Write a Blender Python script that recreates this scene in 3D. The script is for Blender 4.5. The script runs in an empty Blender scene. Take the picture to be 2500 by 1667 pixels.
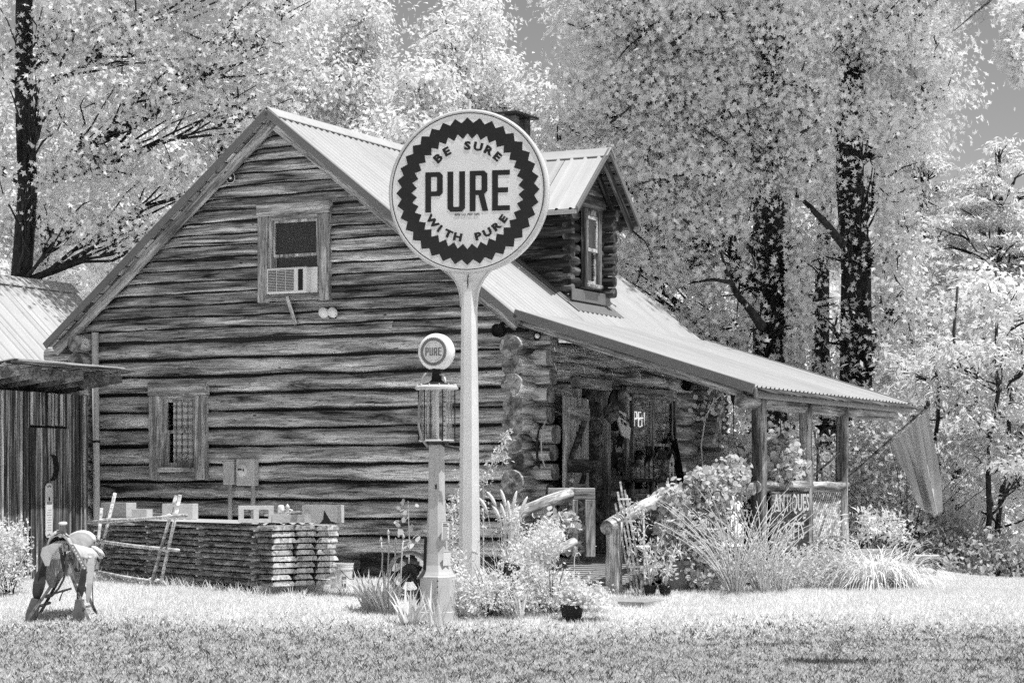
import bpy, bmesh, math, random
import numpy as np
from mathutils import Vector, Matrix
from mathutils.geometry import tessellate_polygon
R = math.radians
sc = bpy.context.scene
col = sc.collection

# ------------------------------------------------------------------ camera, sky, sun, exposure
F, V0, EYE = 5220.0, 1174.0, 1.55            # focal length and horizon row of the 2500 px wide photograph
cam = bpy.data.cameras.new('camera')
cam.sensor_width = 36.0
cam.lens = 36.0 * F / 2500.0
cam.shift_y = (V0 - 833.5) / 2500.0
cam.clip_start, cam.clip_end = 0.1, 2000
camo = bpy.data.objects.new('camera', cam)
col.objects.link(camo)
camo.location = (0, 0, EYE)
camo.rotation_euler = (R(90), 0, 0)
sc.camera = camo

SUN_EL = R(71)
SUN_H = Vector((0.87, -0.49, 0)).normalized()
SUN = Vector((SUN_H.x * math.cos(SUN_EL), SUN_H.y * math.cos(SUN_EL), math.sin(SUN_EL)))
w = bpy.data.worlds.new('World'); sc.world = w; w.use_nodes = True
nt = w.node_tree; nt.nodes.clear()
sky = nt.nodes.new('ShaderNodeTexSky'); sky.sky_type = 'NISHITA'; sky.sun_disc = False
sky.sun_elevation = SUN_EL; sky.sun_rotation = math.atan2(SUN_H.x, SUN_H.y)
sky.air_density = 1.2; sky.dust_density = 0.6
sep = nt.nodes.new('ShaderNodeSeparateColor')            # infrared film sees the red end only
bg = nt.nodes.new('ShaderNodeBackground'); bg.inputs['Strength'].default_value = 0.085
wo = nt.nodes.new('ShaderNodeOutputWorld')
nt.links.new(sky.outputs[0], sep.inputs[0]); nt.links.new(sep.outputs[0], bg.inputs[0]); nt.links.new(bg.outputs[0], wo.inputs[0])
sun = bpy.data.lights.new('sun', 'SUN'); sun.energy = 4.6; sun.angle = R(0.53); sun.color = (1, 1, 1)
suno = bpy.data.objects.new('sun', sun); col.objects.link(suno)
suno.rotation_euler = SUN.to_track_quat('Z', 'Y').to_euler(); suno.location = (20, -10, 30)
sc.view_settings.view_transform = 'Standard'; sc.view_settings.look = 'None'
sc.view_settings.exposure = 0.45; sc.view_settings.gamma = 1.0; sc.view_settings.use_curve_mapping = False
sc.cycles.max_bounces = 8; sc.cycles.diffuse_bounces = 5; sc.cycles.glossy_bounces = 3
sc.cycles.transparent_max_bounces = 8; sc.cycles.transmission_bounces = 4
sc.cycles.use_denoising = False

# ------------------------------------------------------------------ frames of reference
TH = R(26.69)
CX, CY = 0.203, 27.0
GX, GY = math.cos(TH), -math.sin(TH)         # along the gable wall, to the right
RX, RY = math.sin(TH), math.cos(TH)          # along the ridge, away
def H(s, t, z): return Vector((CX + GX * s + RX * t, CY + GY * s + RY * t, z))
def at(u, v, D): return Vector(((u - 1250) * D / F, D, EYE - (v - V0) * D / F))
def s_of(u, t):
    k = (u - 1250) / F
    return (k * (CY + RY * t) - CX - RX * t) / (GX - k * GY)
def t_of(u, s):
    k = (u - 1250) / F
    return (k * (CY + GY * s) - CX - GX * s) / (RX - k * RY)
def z_of(v, s, t): return EYE - (v - V0) * (CY + GY * s + RY * t) / F
def sm(a, b, x):
    k = np.clip((np.asarray(x, float) - a) / (b - a), 0, 1); return k * k * (3 - 2 * k)
def zg(x, y):
    x = np.asarray(x, float); y = np.asarray(y, float)
    z = 0.27 * sm(20.5, 25.0, y)
    z = z - 0.55 * sm(5.6, 8.5, x) * sm(27.0, 31.0, y)
    z = z + 0.05 * np.sin(x * 0.7 + 1) * np.sin(y * 0.5) * sm(30, 18, y)
    d = np.sqrt(x * x + (y - 20) ** 2)
    z = z + 0.10 * np.maximum(d - 36, 0) * sm(36, 60, d) * sm(26, 40, y)
    return z
def gz(x, y): return float(zg(x, y))
def ground(u, D): x = (u - 1250) * D / F; return Vector((x, D, gz(x, D)))

# ------------------------------------------------------------------ materials (all grey: an infrared black and white photograph)
MATS = {}
def newmat(name):
    m = bpy.data.materials.new(name); m.use_nodes = True; MATS[name] = m
    return m, m.node_tree.nodes, m.node_tree.links, m.node_tree.nodes['Principled BSDF']
def g3(v): return (v, v, v, 1)
def coords(N, L, stretch, rnd=True, gen='Object'):
    tc = N.new('ShaderNodeTexCoord'); mp = N.new('ShaderNodeMapping')
    mp.inputs['Scale'].default_value = stretch
    L.new(tc.outputs[gen], mp.inputs['Vector'])
    if rnd:
        oi = N.new('ShaderNodeObjectInfo'); ml = N.new('ShaderNodeMath'); ml.operation = 'MULTIPLY'; ml.inputs[1].default_value = 61.7
        cb = N.new('ShaderNodeCombineXYZ')
        L.new(oi.outputs['Random'], ml.inputs[0])
        for k in range(3): L.new(ml.outputs[0], cb.inputs[k])
        L.new(cb.outputs[0], mp.inputs['Location'])
    return mp.outputs[0]
def noise(N, L, vec, scale, detail=4, rough=.55, dist=0.0):
    n = N.new('ShaderNodeTexNoise'); n.inputs['Scale'].default_value = scale; n.inputs['Detail'].default_value = detail
    n.inputs['Roughness'].default_value = rough; n.inputs['Distortion'].default_value = dist
    L.new(vec, n.inputs['Vector']); return n.outputs['Fac']
def ramp(N, L, fac, stops):
    r = N.new('ShaderNodeValToRGB'); e = r.color_ramp.elements
    while len(e) < len(stops): e.new(0.5)
    for k, (p, v) in enumerate(stops): e[k].position = p; e[k].color = g3(v)
    L.new(fac, r.inputs[0]); return r.outputs[0]
def mixc(N, L, fac, a, b, mode='MIX'):
    m = N.new('ShaderNodeMix'); m.data_type = 'RGBA'; m.blend_type = mode
    if isinstance(fac, (int, float)): m.inputs[0].default_value = fac
    else: L.new(fac, m.inputs[0])
    for i, x in ((6, a), (7, b)):
        if isinstance(x, (int, float)): m.inputs[i].default_value = g3(x)
        else: L.new(x, m.inputs[i])
    return m.outputs[2]
def bump(N, L, b, h, strength, dist=.01):
    n = N.new('ShaderNodeBump'); n.inputs['Strength'].default_value = strength; n.inputs['Distance'].default_value = dist
    L.new(h, n.inputs['Height']); L.new(n.outputs[0], b.inputs['Normal'])
def plain(name, v, rough=.6, var=.12, scale=6.0, metallic=0.0, bmp=0.0, spec=.3):
    m, N, L, b = newmat(name)
    vec = coords(N, L, (1, 1, 1))
    f = noise(N, L, vec, scale, 6, .6)
    c = ramp(N, L, f, [(.25, v * (1 - var)), (.75, v * (1 + var))])
    L.new(c, b.inputs['Base Color']); b.inputs['Roughness'].default_value = rough
    b.inputs['Metallic'].default_value = metallic; b.inputs['Specular IOR Level'].default_value = spec
    if bmp: bump(N, L, b, f, bmp)
    return m
def wood(name, dark, mid, light, stretch=(.5, 5, 5), fine=(2.5, 60, 60), rough=.85, bmp=.5, knots=True, patch=.5):
    """weathered wood whose grain runs along the object's X axis"""
    m, N, L, b = newmat(name)
    v1 = coords(N, L, stretch); v2 = coords(N, L, fine)
    streak = noise(N, L, v1, 1.5, 7, .62, .6)
    grain = noise(N, L, v2, 1.0, 5, .6, .3)
    c = ramp(N, L, streak, [(.36, dark), (.45, mid * .6), (.52, mid), (.62, light)])
    c = mixc(N, L, .75, c, ramp(N, L, grain, [(.36, .30), (.48, .92), (.64, 1.18)]), 'MULTIPLY')
    v3 = coords(N, L, (.9, 2.4, 2.4)); blot = noise(N, L, v3, 1.3, 4, .6)
    c = mixc(N, L, patch, c, ramp(N, L, blot, [(.32, .35), (.52, 1.0), (.7, 1.15)]), 'MULTIPLY')
    if knots:
        v4 = coords(N, L, (1.1, 2.6, 2.6)); vo = N.new('ShaderNodeTexVoronoi'); vo.inputs['Scale'].default_value = 1.7
        L.new(v4, vo.inputs['Vector'])
        c = mixc(N, L, 1.0, c, ramp(N, L, vo.outputs['Distance'], [(.035, .12), (.06, .9), (.075, 1.25), (.11, 1.0)]), 'MULTIPLY')
    oi = N.new('ShaderNodeObjectInfo'); c = mixc(N, L, 1.0, c, ramp(N, L, oi.outputs['Random'], [(0, .74), (.5, 1.0), (1, 1.15)]), 'MULTIPLY')
    v5 = coords(N, L, tuple(q * 1.4 for q in stretch)); ck = noise(N, L, v5, 2.6, 3, .5, .4)
    c = mixc(N, L, .8, c, ramp(N, L, ck, [(.478, 1.0), (.492, .12), (.500, .12), (.512, 1.0)]), 'MULTIPLY')
    L.new(c, b.inputs['Base Color']); b.inputs['Roughness'].default_value = rough; b.inputs['Specular IOR Level'].default_value = .15
    hh = mixc(N, L, .5, streak, grain); bump(N, L, b, hh, bmp, .012)
    return m
def leafmat(name, v, trans=.4, var=.25, scale=2.0):
    m, N, L, b = newmat(name)
    N.remove(b); out = [n for n in N if n.type == 'OUTPUT_MATERIAL'][0]
    vec = coords(N, L, (1, 1, 1), rnd=False); f = noise(N, L, vec, scale, 3, .7)
    geo = N.new('ShaderNodeNewGeometry')
    c = ramp(N, L, f, [(.3, v * (1 - var)), (.7, min(.88, v * (1 + var * .6)))])
    c = mixc(N, L, .6, c, ramp(N, L, geo.outputs['Random Per Island'], [(0, .78), (.5, .98), (1, 1.04)]), 'MULTIPLY')
    d = N.new('ShaderNodeBsdfDiffuse'); t = N.new('ShaderNodeBsdfTranslucent'); mx = N.new('ShaderNodeMixShader'); mx.inputs[0].default_value = trans
    L.new(c, d.inputs[0]); L.new(c, t.inputs[0]); L.new(d.outputs[0], mx.inputs[1]); L.new(t.outputs[0], mx.inputs[2]); L.new(mx.outputs[0], out.inputs[0])
    return m
def glassmat(name, tint=.8, refl=1.0):
    m, N, L, b = newmat(name); N.remove(b); out = [n for n in N if n.type == 'OUTPUT_MATERIAL'][0]
    tr = N.new('ShaderNodeBsdfTransparent'); tr.inputs[0].default_value = g3(tint)
    gl = N.new('ShaderNodeBsdfGlossy'); gl.inputs['Roughness'].default_value = .03; gl.inputs[0].default_value = g3(refl)
    lw = N.new('ShaderNodeLayerWeight'); lw.inputs[0].default_value = .5; pw = N.new('ShaderNodeMath'); pw.operation = 'POWER'; pw.inputs[1].default_value = 3.0; L.new(lw.outputs['Facing'], pw.inputs[0])
    fr = N.new('ShaderNodeMath'); fr.operation = 'MULTIPLY_ADD'; fr.inputs[1].default_value = .45; fr.inputs[2].default_value = .03; L.new(pw.outputs[0], fr.inputs[0])
    mx = N.new('ShaderNodeMixShader'); L.new(fr.outputs[0], mx.inputs[0]); L.new(tr.outputs[0], mx.inputs[1]); L.new(gl.outputs[0], mx.inputs[2]); L.new(mx.outputs[0], out.inputs[0])
    return m
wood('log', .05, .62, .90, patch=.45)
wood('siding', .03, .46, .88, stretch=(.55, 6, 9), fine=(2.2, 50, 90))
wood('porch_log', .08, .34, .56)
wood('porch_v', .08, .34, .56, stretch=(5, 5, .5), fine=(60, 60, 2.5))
wood('dark_wood', .06, .22, .36, stretch=(3, 3, 3), fine=(30, 30, 30), knots=False)
wood('trim_wood', .24, .56, .76, stretch=(.8, 9, 9), patch=.35)
wood('trim_v', .24, .56, .76, stretch=(9, 9, .8), fine=(60, 60, 2.5), patch=.35, knots=False)
wood('dormer_v', .03, .11, .26, stretch=(6, 6, .6), fine=(60, 60, 2.5), patch=.5, knots=False)
wood('pale_wood', .42, .66, .80, stretch=(.8, 9, 9), patch=.2, knots=False)
wood('old_board', .03, .16, .70, stretch=(.35, 11, 11), fine=(1.6, 70, 70), patch=.8, knots=False)
wood('dormer_wood', .02, .075, .22, patch=.6)
wood('sawn_end', .66, .82, .90, stretch=(3, 3, 3), fine=(20, 20, 20), patch=.2, knots=False, bmp=.2)
wood('log_end', .14, .30, .48, stretch=(4, 4, 4), fine=(18, 18, 18), patch=.5, knots=False)
def barkmat(name, lo, hi, stretch, sc_=3.0):
    m, N, L, b = newmat(name)
    v = coords(N, L, stretch); f = noise(N, L, v, sc_, 7, .68, .8)
    c = ramp(N, L, f, [(.35, lo), (.55, (lo + hi) / 2), (.72, hi)])
    L.new(c, b.inputs['Base Color']); b.inputs['Roughness'].default_value = .95; b.inputs['Specular IOR Level'].default_value = .05
    bump(N, L, b, f, 1.0, .03)
barkmat('bark', .015, .085, (3, 3, .9)); barkmat('slab_bark', .02, .58, (3.0, 10, 10), 1.8); barkmat('twig', .03, .08, (4, 4, 4))
barkmat('stone', .05, .22, (2.0, 2.0, 2.0), 2.5)
barkmat('cane', .55, .82, (4, 4, 4))
def metalroof(name, v):
    m, N, L, b = newmat(name)
    vec = coords(N, L, (.6, 1.5, .6)); f = noise(N, L, vec, 2.0, 5, .6)
    c = ramp(N, L, f, [(.3, v * .9), (.7, v * 1.06)])
    vec2 = coords(N, L, (.5, 11, .5)); f2 = noise(N, L, vec2, 1.4, 5, .65); oi = N.new('ShaderNodeObjectInfo'); c = mixc(N, L, 1.0, c, ramp(N, L, oi.outputs['Random'], [(0, .86), (1, 1.05)]), 'MULTIPLY')
    vec3 = coords(N, L, (1, 1, 1)); f5 = noise(N, L, vec3, 5.0, 6, .7); c = mixc(N, L, .7, c, ramp(N, L, f5, [(.62, 1.0), (.74, .62)]), 'MULTIPLY')
    c = mixc(N, L, .5, c, ramp(N, L, f2, [(.36, .82), (.52, 1.0)]), 'MULTIPLY')
    L.new(c, b.inputs['Base Color']); b.inputs['Roughness'].default_value = .42; b.inputs['Metallic'].default_value = .0; b.inputs['Specular IOR Level'].default_value = .5
metalroof('roof_metal', .47); metalroof('trim_metal', .17)
m, N, L, b = newmat('enamel')
vec = coords(N, L, (1, 1, 1)); f = noise(N, L, vec, 2.2, 5, .6); f3 = noise(N, L, vec, 26, 4, .6); vs_ = coords(N, L, (9, 9, .7)); f4 = noise(N, L, vs_, 1.6, 4, .6)
c = ramp(N, L, f, [(.3, .64), (.7, .77)]); c = mixc(N, L, 1.0, c, ramp(N, L, f3, [(.70, 1.0), (.735, .25)]), 'MULTIPLY'); c = mixc(N, L, .6, c, ramp(N, L, f4, [(.62, 1.0), (.75, .6)]), 'MULTIPLY')
L.new(c, b.inputs['Base Color']); b.inputs['Roughness'].default_value = .3; b.inputs['Specular IOR Level'].default_value = .5
plain('enamel_black', .012, .3, .3, 8, spec=.4); plain('painted_steel', .52, .4, .10, 4, spec=.5)
plain('pole_paint', .74, .4, .08, 3, spec=.4)
plain('black', .010, .6, .4, 8); plain('dark_metal', .03, .5, .4, 9); plain('grey_metal', .55, .45, .15, 8); plain('white_plastic', .80, .45, .06, 5)
plain('pipe', .72, .5, .08, 3); plain('concrete', .58, .95, .14, 30, bmp=.4); plain('leather', .30, .6, .35, 7, bmp=.3); plain('leather_pale', .55, .6, .25, 7, bmp=.3)
plain('stirrup_leather', .14, .6, .35, 9); plain('leather_dark', .045, .6, .4, 9); plain('globe_white', .84, .3, .04, 3, spec=.5); plain('mid_ink', .16, .5, .2, 9); plain('white_ink', .55, .7, .1, 9)
plain('flag_light', .60, .9, .12, 5); plain('flag_dark', .46, .9, .12, 5); plain('flag_canton', .33, .9, .12, 5); plain('fleece', .70, .95, .15, 60, bmp=.5)
plain('terracotta', .16, .8, .2, 6); plain('interior', .03, .9, .3, 2); plain('plank_floor', .30, .85, .3, 5); plain('plaque', .74, .6, .06, 5)
plain('tar_paper', .42, .9, .2, 9); plain('hose', .30, .5, .2, 9)
m, N, L, b = newmat('gingham')
vec = coords(N, L, (1, 1, 1), rnd=False)
wx = N.new('ShaderNodeTexWave'); wx.bands_direction = 'X'; wx.inputs['Scale'].default_value = 3.4; L.new(vec, wx.inputs[0])
wz = N.new('ShaderNodeTexWave'); wz.bands_direction = 'Z'; wz.inputs['Scale'].default_value = 3.4; L.new(vec, wz.inputs[0])
c = mixc(N, L, 1.0, ramp(N, L, wx.outputs['Fac'], [(.40, .55), (.60, 1.0)]), ramp(N, L, wz.outputs['Fac'], [(.40, .55), (.60, 1.0)]), 'MULTIPLY')
L.new(c, b.inputs['Base Color']); b.inputs['Roughness'].default_value = .9
m, N, L, b = newmat('neon'); b.inputs['Base Color'].default_value = g3(.8); b.inputs['Emission Color'].default_value = g3(1); b.inputs['Emission Strength'].default_value = .75
glassmat('glass', .95, .8); glassmat('pump_glass', .985, .9)
leafmat('maple_leaf', .86, .47, .17, .40); leafmat('far_leaf', .86, .42, .14, .40); leafmat('bright_leaf', .86, .4, .12, 3); leafmat('grey_leaf', .66, .35, .2, 2)
leafmat('shrub_leaf', .76, .4, .25, 2); leafmat('dim_leaf', .60, .35, .3, 1.5); leafmat('needle_leaf', .80, .3, .2, .6); leafmat('blade', .80, .4, .15, 4)
leafmat('grass_blade', .79, .45, .10, .8); leafmat('litter', .13, .1, .5, 3); leafmat('dimmed_blade', .50, .3, .3, 1.0)  # litter also colours the painted-shade tufts; last one imitates dimmer light
m, N, L, b = newmat('soil')                                  # pale infrared turf, worn and littered on the near lawn
vec = coords(N, L, (1, 1, 1), rnd=False); f = noise(N, L, vec, 11.0, 8, .72); f2 = noise(N, L, vec, .7, 4, .6)
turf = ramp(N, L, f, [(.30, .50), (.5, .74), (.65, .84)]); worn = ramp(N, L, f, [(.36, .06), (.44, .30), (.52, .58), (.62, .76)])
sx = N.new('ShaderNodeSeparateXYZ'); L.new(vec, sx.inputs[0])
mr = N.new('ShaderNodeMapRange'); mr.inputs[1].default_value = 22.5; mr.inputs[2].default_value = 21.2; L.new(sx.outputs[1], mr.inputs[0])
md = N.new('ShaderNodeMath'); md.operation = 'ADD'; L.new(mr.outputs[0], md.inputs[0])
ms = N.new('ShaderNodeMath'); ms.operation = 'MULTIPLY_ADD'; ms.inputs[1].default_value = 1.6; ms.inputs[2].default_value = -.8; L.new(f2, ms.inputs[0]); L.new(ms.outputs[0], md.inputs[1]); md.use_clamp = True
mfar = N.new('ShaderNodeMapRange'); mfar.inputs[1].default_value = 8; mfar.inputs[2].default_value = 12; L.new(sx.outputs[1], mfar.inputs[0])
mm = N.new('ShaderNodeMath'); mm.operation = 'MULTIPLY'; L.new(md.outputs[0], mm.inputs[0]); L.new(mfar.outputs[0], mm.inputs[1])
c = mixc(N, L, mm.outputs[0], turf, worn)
L.new(c, b.inputs['Base Color']); b.inputs['Roughness'].default_value = 1.0; b.inputs['Specular IOR Level'].default_value = 0.0; bump(N, L, b, f, .6, .03)

# ------------------------------------------------------------------ mesh helpers
class MB:
    """collects simple shapes and links them as one mesh object"""
    def __init__(s): s.v = []; s.f = []
    def add(s, vs, fs):
        o = len(s.v); s.v.extend(Vector(p) for p in vs); s.f.extend([tuple(i + o for i in q) for q in fs]); return s
    def box(s, x0, x1, y0, y1, z0, z1):
        return s.add([(x0, y0, z0), (x1, y0, z0), (x1, y1, z0), (x0, y1, z0), (x0, y0, z1), (x1, y0, z1), (x1, y1, z1), (x0, y1, z1)],
                     [(0, 3, 2, 1), (4, 5, 6, 7), (0, 1, 5, 4), (1, 2, 6, 5), (2, 3, 7, 6), (3, 0, 4, 7)])
    def bbox(s, x0, x1, y0, y1, z0, z1, b=.01):
        """box with chamfered edges all round"""
        b = min(b, (x1 - x0) * .45, (y1 - y0) * .45, (z1 - z0) * .45)
        xs, ys, zs = (x0, x1), (y0, y1), (z0, z1); idx = {}; vs = []
        for i in (0, 1):
            for j in (0, 1):
                for k in (0, 1):
                    si, sj, sk = (1 - 2 * i) * b, (1 - 2 * j) * b, (1 - 2 * k) * b
                    idx[i, j, k, 'x'] = len(vs); vs.append((xs[i], ys[j] + sj, zs[k] + sk))
                    idx[i, j, k, 'y'] = len(vs); vs.append((xs[i] + si, ys[j], zs[k] + sk))
                    idx[i, j, k, 'z'] = len(vs); vs.append((xs[i] + si, ys[j] + sj, zs[k]))
        fs = []
        for i in (0, 1):
            fs.append([idx[i, 0, 0, 'x'], idx[i, 1, 0, 'x'], idx[i, 1, 1, 'x'], idx[i, 0, 1, 'x']])
            fs.append([idx[0, i, 0, 'y'], idx[1, i, 0, 'y'], idx[1, i, 1, 'y'], idx[0, i, 1, 'y']])
            fs.append([idx[0, 0, i, 'z'], idx[1, 0, i, 'z'], idx[1, 1, i, 'z'], idx[0, 1, i, 'z']])
            for j in (0, 1):
                fs.append([idx[i, j, 0, 'x'], idx[i, j, 1, 'x'], idx[i, j, 1, 'y'], idx[i, j, 0, 'y']])
                fs.append([idx[i, 0, j, 'x'], idx[i, 1, j, 'x'], idx[i, 1, j, 'z'], idx[i, 0, j, 'z']])
                fs.append([idx[0, i, j, 'y'], idx[1, i, j, 'y'], idx[1, i, j, 'z'], idx[0, i, j, 'z']])
                for k in (0, 1): fs.append([idx[i, j, k, 'x'], idx[i, j, k, 'y'], idx[i, j, k, 'z']])
        c = Vector(((x0 + x1) / 2, (y0 + y1) / 2, (z0 + z1) / 2)); out = []
        for q in fs:
            p = [Vector(vs[a]) for a in q]; n = (p[1] - p[0]).cross(p[2] - p[0])
            out.append(tuple(q) if n.dot(sum(p, Vector()) / len(p) - c) > 0 else tuple(reversed(q)))
        return s.add(vs, out)
    def tube(s, pts, rad, n=8, caps=True, squash=1.0):
        pts = [Vector(p) for p in pts]
        if not hasattr(rad, '__len__'): rad = [rad] * len(pts)
        o = len(s.v); up = None
        for i, p in enumerate(pts):
            d = (pts[min(i + 1, len(pts) - 1)] - pts[max(i - 1, 0)])
            if d.length < 1e-9: d = Vector((0, 0, 1))
            d.normalize()
            if up is None:
                up = Vector((0, 0, 1)) if abs(d.z) < .9 else Vector((1, 0, 0))
            a = up.cross(d)
            if a.length < 1e-6: a = Vector((1, 0, 0)).cross(d)
            a.normalize(); bq = d.cross(a)
            up = bq
            for k in range(n):
                an = 2 * math.pi * k / n
                s.v.append(p + (a * math.cos(an) + bq * math.sin(an) * squash) * rad[i])
        for i in range(len(pts) - 1):
            for k in range(n):
                k2 = (k + 1) % n
                s.f.append((o + i * n + k, o + i * n + k2, o + (i + 1) * n + k2, o + (i + 1) * n + k))
        if caps:
            s.f.append(tuple(o + k for k in reversed(range(n)))); e = o + (len(pts) - 1) * n; s.f.append(tuple(e + k for k in range(n)))
        return s
    def bar(s, a, b, w, h, up=(0, 0, 1)):
        a, b = Vector(a), Vector(b); d = (b - a).normalized(); up = Vector(up); x = up.cross(d)
        if x.length < 1e-4: x = Vector((1, 0, 0)).cross(d)
        x.normalize(); y = d.cross(x); vs = []
        for p in (a, b):
            for i, j in ((-1, -1), (1, -1), (1, 1), (-1, 1)): vs.append(p + x * (w / 2 * i) + y * (h / 2 * j))
        return s.add(vs, [(3, 2, 1, 0), (4, 5, 6, 7), (0, 1, 5, 4), (1, 2, 6, 5), (2, 3, 7, 6), (3, 0, 4, 7)])
    def lathe(s, prof, n=24, o=(0, 0, 0), caps=True):
        o = Vector(o); b = len(s.v)
        for r, z in prof:
            for k in range(n):
                a = 2 * math.pi * k / n; s.v.append(o + Vector((r * math.cos(a), r * math.sin(a), z)))
        for i in range(len(prof) - 1):
            for k in range(n):
                k2 = (k + 1) % n; s.f.append((b + i * n + k, b + i * n + k2, b + (i + 1) * n + k2, b + (i + 1) * n + k))
        if caps:
            s.f.append(tuple(b + k for k in reversed(range(n)))); e = b + (len(prof) - 1) * n; s.f.append(tuple(e + k for k in range(n)))
        return s
    def poly(s, pts, depth, f=lambda x, y, d: (x, d, y), holes=()):
        """outline in x,y given thickness; f maps (x, y, depth) to space"""
        loops = [list(pts)] + [list(h) for h in holes]
        flat = [p for l in loops for p in l]
        tris = tessellate_polygon([[Vector((p[0], p[1], 0)) for p in l] for l in loops])
        n = len(flat); vs = [f(p[0], p[1], 0) for p in flat] + [f(p[0], p[1], depth) for p in flat]; fs = []
        for t in tris: fs.append(tuple(t)); fs.append(tuple(i + n for i in reversed(t)))
        o = 0
        for l in loops:
            k = len(l)
            for i in range(k):
                j = (i + 1) % k; fs.append((o + i, o + j, o + j + n, o + i + n))
            o += k
        return s.add(vs, fs)
    def grid(s, fn, nu, nv):
        o = len(s.v)
        for i in range(nu + 1):
            for j in range(nv + 1): s.v.append(Vector(fn(i / nu, j / nv)))
        for i in range(nu):
            for j in range(nv):
                a = o + i * (nv + 1) + j; s.f.append((a, a + nv + 1, a + nv + 2, a + 1))
        return s
    def mesh(s, name, mat, smooth=False, fix=True):
        me = bpy.data.meshes.new(name); me.from_pydata([tuple(p) for p in s.v], [], s.f)
        if mat: me.materials.append(MATS[mat])
        if fix:
            bm = bmesh.new(); bm.from_mesh(me); bmesh.ops.recalc_face_normals(bm, faces=bm.faces[:]); bm.to_mesh(me); bm.free()
        if smooth: me.polygons.foreach_set('use_smooth', [True] * len(me.polygons))
        me.update(); return me
    def build(s, name, mat, parent=None, loc=None, rot=None, smooth=False, fix=True):
        return link(name, s.mesh(name, mat, smooth, fix), parent, loc, rot)
def link(name, me, parent=None, loc=None, rot=None):
    o = bpy.data.objects.new(name, me); col.objects.link(o); o.parent = parent
    if loc is not None: o.location = loc
    if rot is not None: o.rotation_euler = rot
    return o
def tag(o, label=None, cat=None, group=None, kind=None):
    if label: o['label'] = label
    if cat: o['category'] = cat
    if group: o['group'] = group
    if kind: o['kind'] = kind
    return o
def thing(name, label, cat, loc=(0, 0, 0), rz=0.0, group=None):
    o = bpy.data.objects.new(name, None); col.objects.link(o); o.location = loc; o.rotation_euler = (0, 0, rz)
    o.empty_display_size = .1
    return tag(o, label, cat, group)
def copy_tree(o, parent=None):
    c = o.copy(); col.objects.link(c); c.parent = parent
    for ch in o.children: copy_tree(ch, c)
    return c
def text_mesh(body, size, extrude=.002, bold=0.0, sx=1.0, align='CENTER'):
    cu = bpy.data.curves.new('text', 'FONT'); cu.body = body; cu.size = size; cu.extrude = extrude; cu.offset = bold
    cu.align_x = align; cu.align_y = 'CENTER'; cu.resolution_u = 2
    ob = bpy.data.objects.new('text', cu); col.objects.link(ob); dg = bpy.context.evaluated_depsgraph_get(); dg.update()
    me = bpy.data.meshes.new_from_object(ob.evaluated_get(dg)); bpy.data.objects.remove(ob); bpy.data.curves.remove(cu)
    for v in me.vertices: v.co.x *= sx
    return me
def text(body, size, mat, parent, loc, rot=(R(90), 0, 0), name='lettering', **k):
    me = text_mesh(body, size, **k); me.materials.clear(); me.materials.append(MATS[mat]); return link(name, me, parent, loc, rot)
def arc_text(body, size, rad, a0, a1, mat, parent, y, top=True, bold=0.0, name='letter'):
    """letters set round a circle in the x,z plane, facing -y; a0..a1 in degrees from the right, anticlockwise"""
    n = len(body)
    for i, ch in enumerate(body):
        if ch == ' ': continue
        a = R(a0 + (a1 - a0) * i / (n - 1)); me = text_mesh(ch, size, bold=bold, sx=1.25); me.materials.clear(); me.materials.append(MATS[mat])
        ang = a - math.pi / 2 if top else a + math.pi / 2
        o = link(name, me, parent); o.matrix_local = Matrix.Translation((rad * math.cos(a), y, rad * math.sin(a))) @ Matrix.Rotation(-ang, 4, 'Y') @ Matrix.Rotation(R(90), 4, 'X')
rng = np.random.default_rng(7); random.seed(7)
def wob(x, seed, sc=1.0):
    return math.sin(x * 1.7 * sc + seed * 2.1) * .5 + math.sin(x * 4.3 * sc + seed * 5.7) * .3 + math.sin(x * 9.1 * sc + seed * 1.3) * .2

# ------------------------------------------------------------------ leaves and trees
def tmpl_maple():
    a = [90, 60, 32, 2, -28, -88, 208, 178, 148, 120]; r = [1, .42, .92, .40, .66, .22, .66, .40, .92, .42]
    return np.array([(q * math.cos(R(t)), q * math.sin(R(t)), -.18 * q * q) for t, q in zip(a, r)]) * .55
LEAF = {'maple': tmpl_maple(), 'oval': np.array([(0, -.5, 0), (.30, -.05, .07), (0, .5, -.08), (-.30, -.05, .07)]),
        'slim': np.array([(0, -.5, 0), (.15, -.05, .04), (0, .5, -.12), (-.15, -.05, .04)]),
        'round': np.array([(0, -.5, 0), (.36, -.25, .05), (.40, .15, .05), (0, .5, -.06), (-.40, .15, .05), (-.36, -.25, .05)])}
def raw_mesh(name, V, k, mat):
    """V: (n, k, 3) -> n k-gons"""
    n = len(V); me = bpy.data.meshes.new(name); me.vertices.add(n * k); me.loops.add(n * k); me.polygons.add(n)
    me.vertices.foreach_set('co', V.reshape(-1).astype(np.float32)); me.loops.foreach_set('vertex_index', np.arange(n * k, dtype=np.int32))
    me.polygons.foreach_set('loop_start', np.arange(0, n * k, k, dtype=np.int32)); me.polygons.foreach_set('loop_total', np.full(n, k, dtype=np.int32))
    me.materials.append(MATS[mat]); me.update(calc_edges=True); return me
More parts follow.
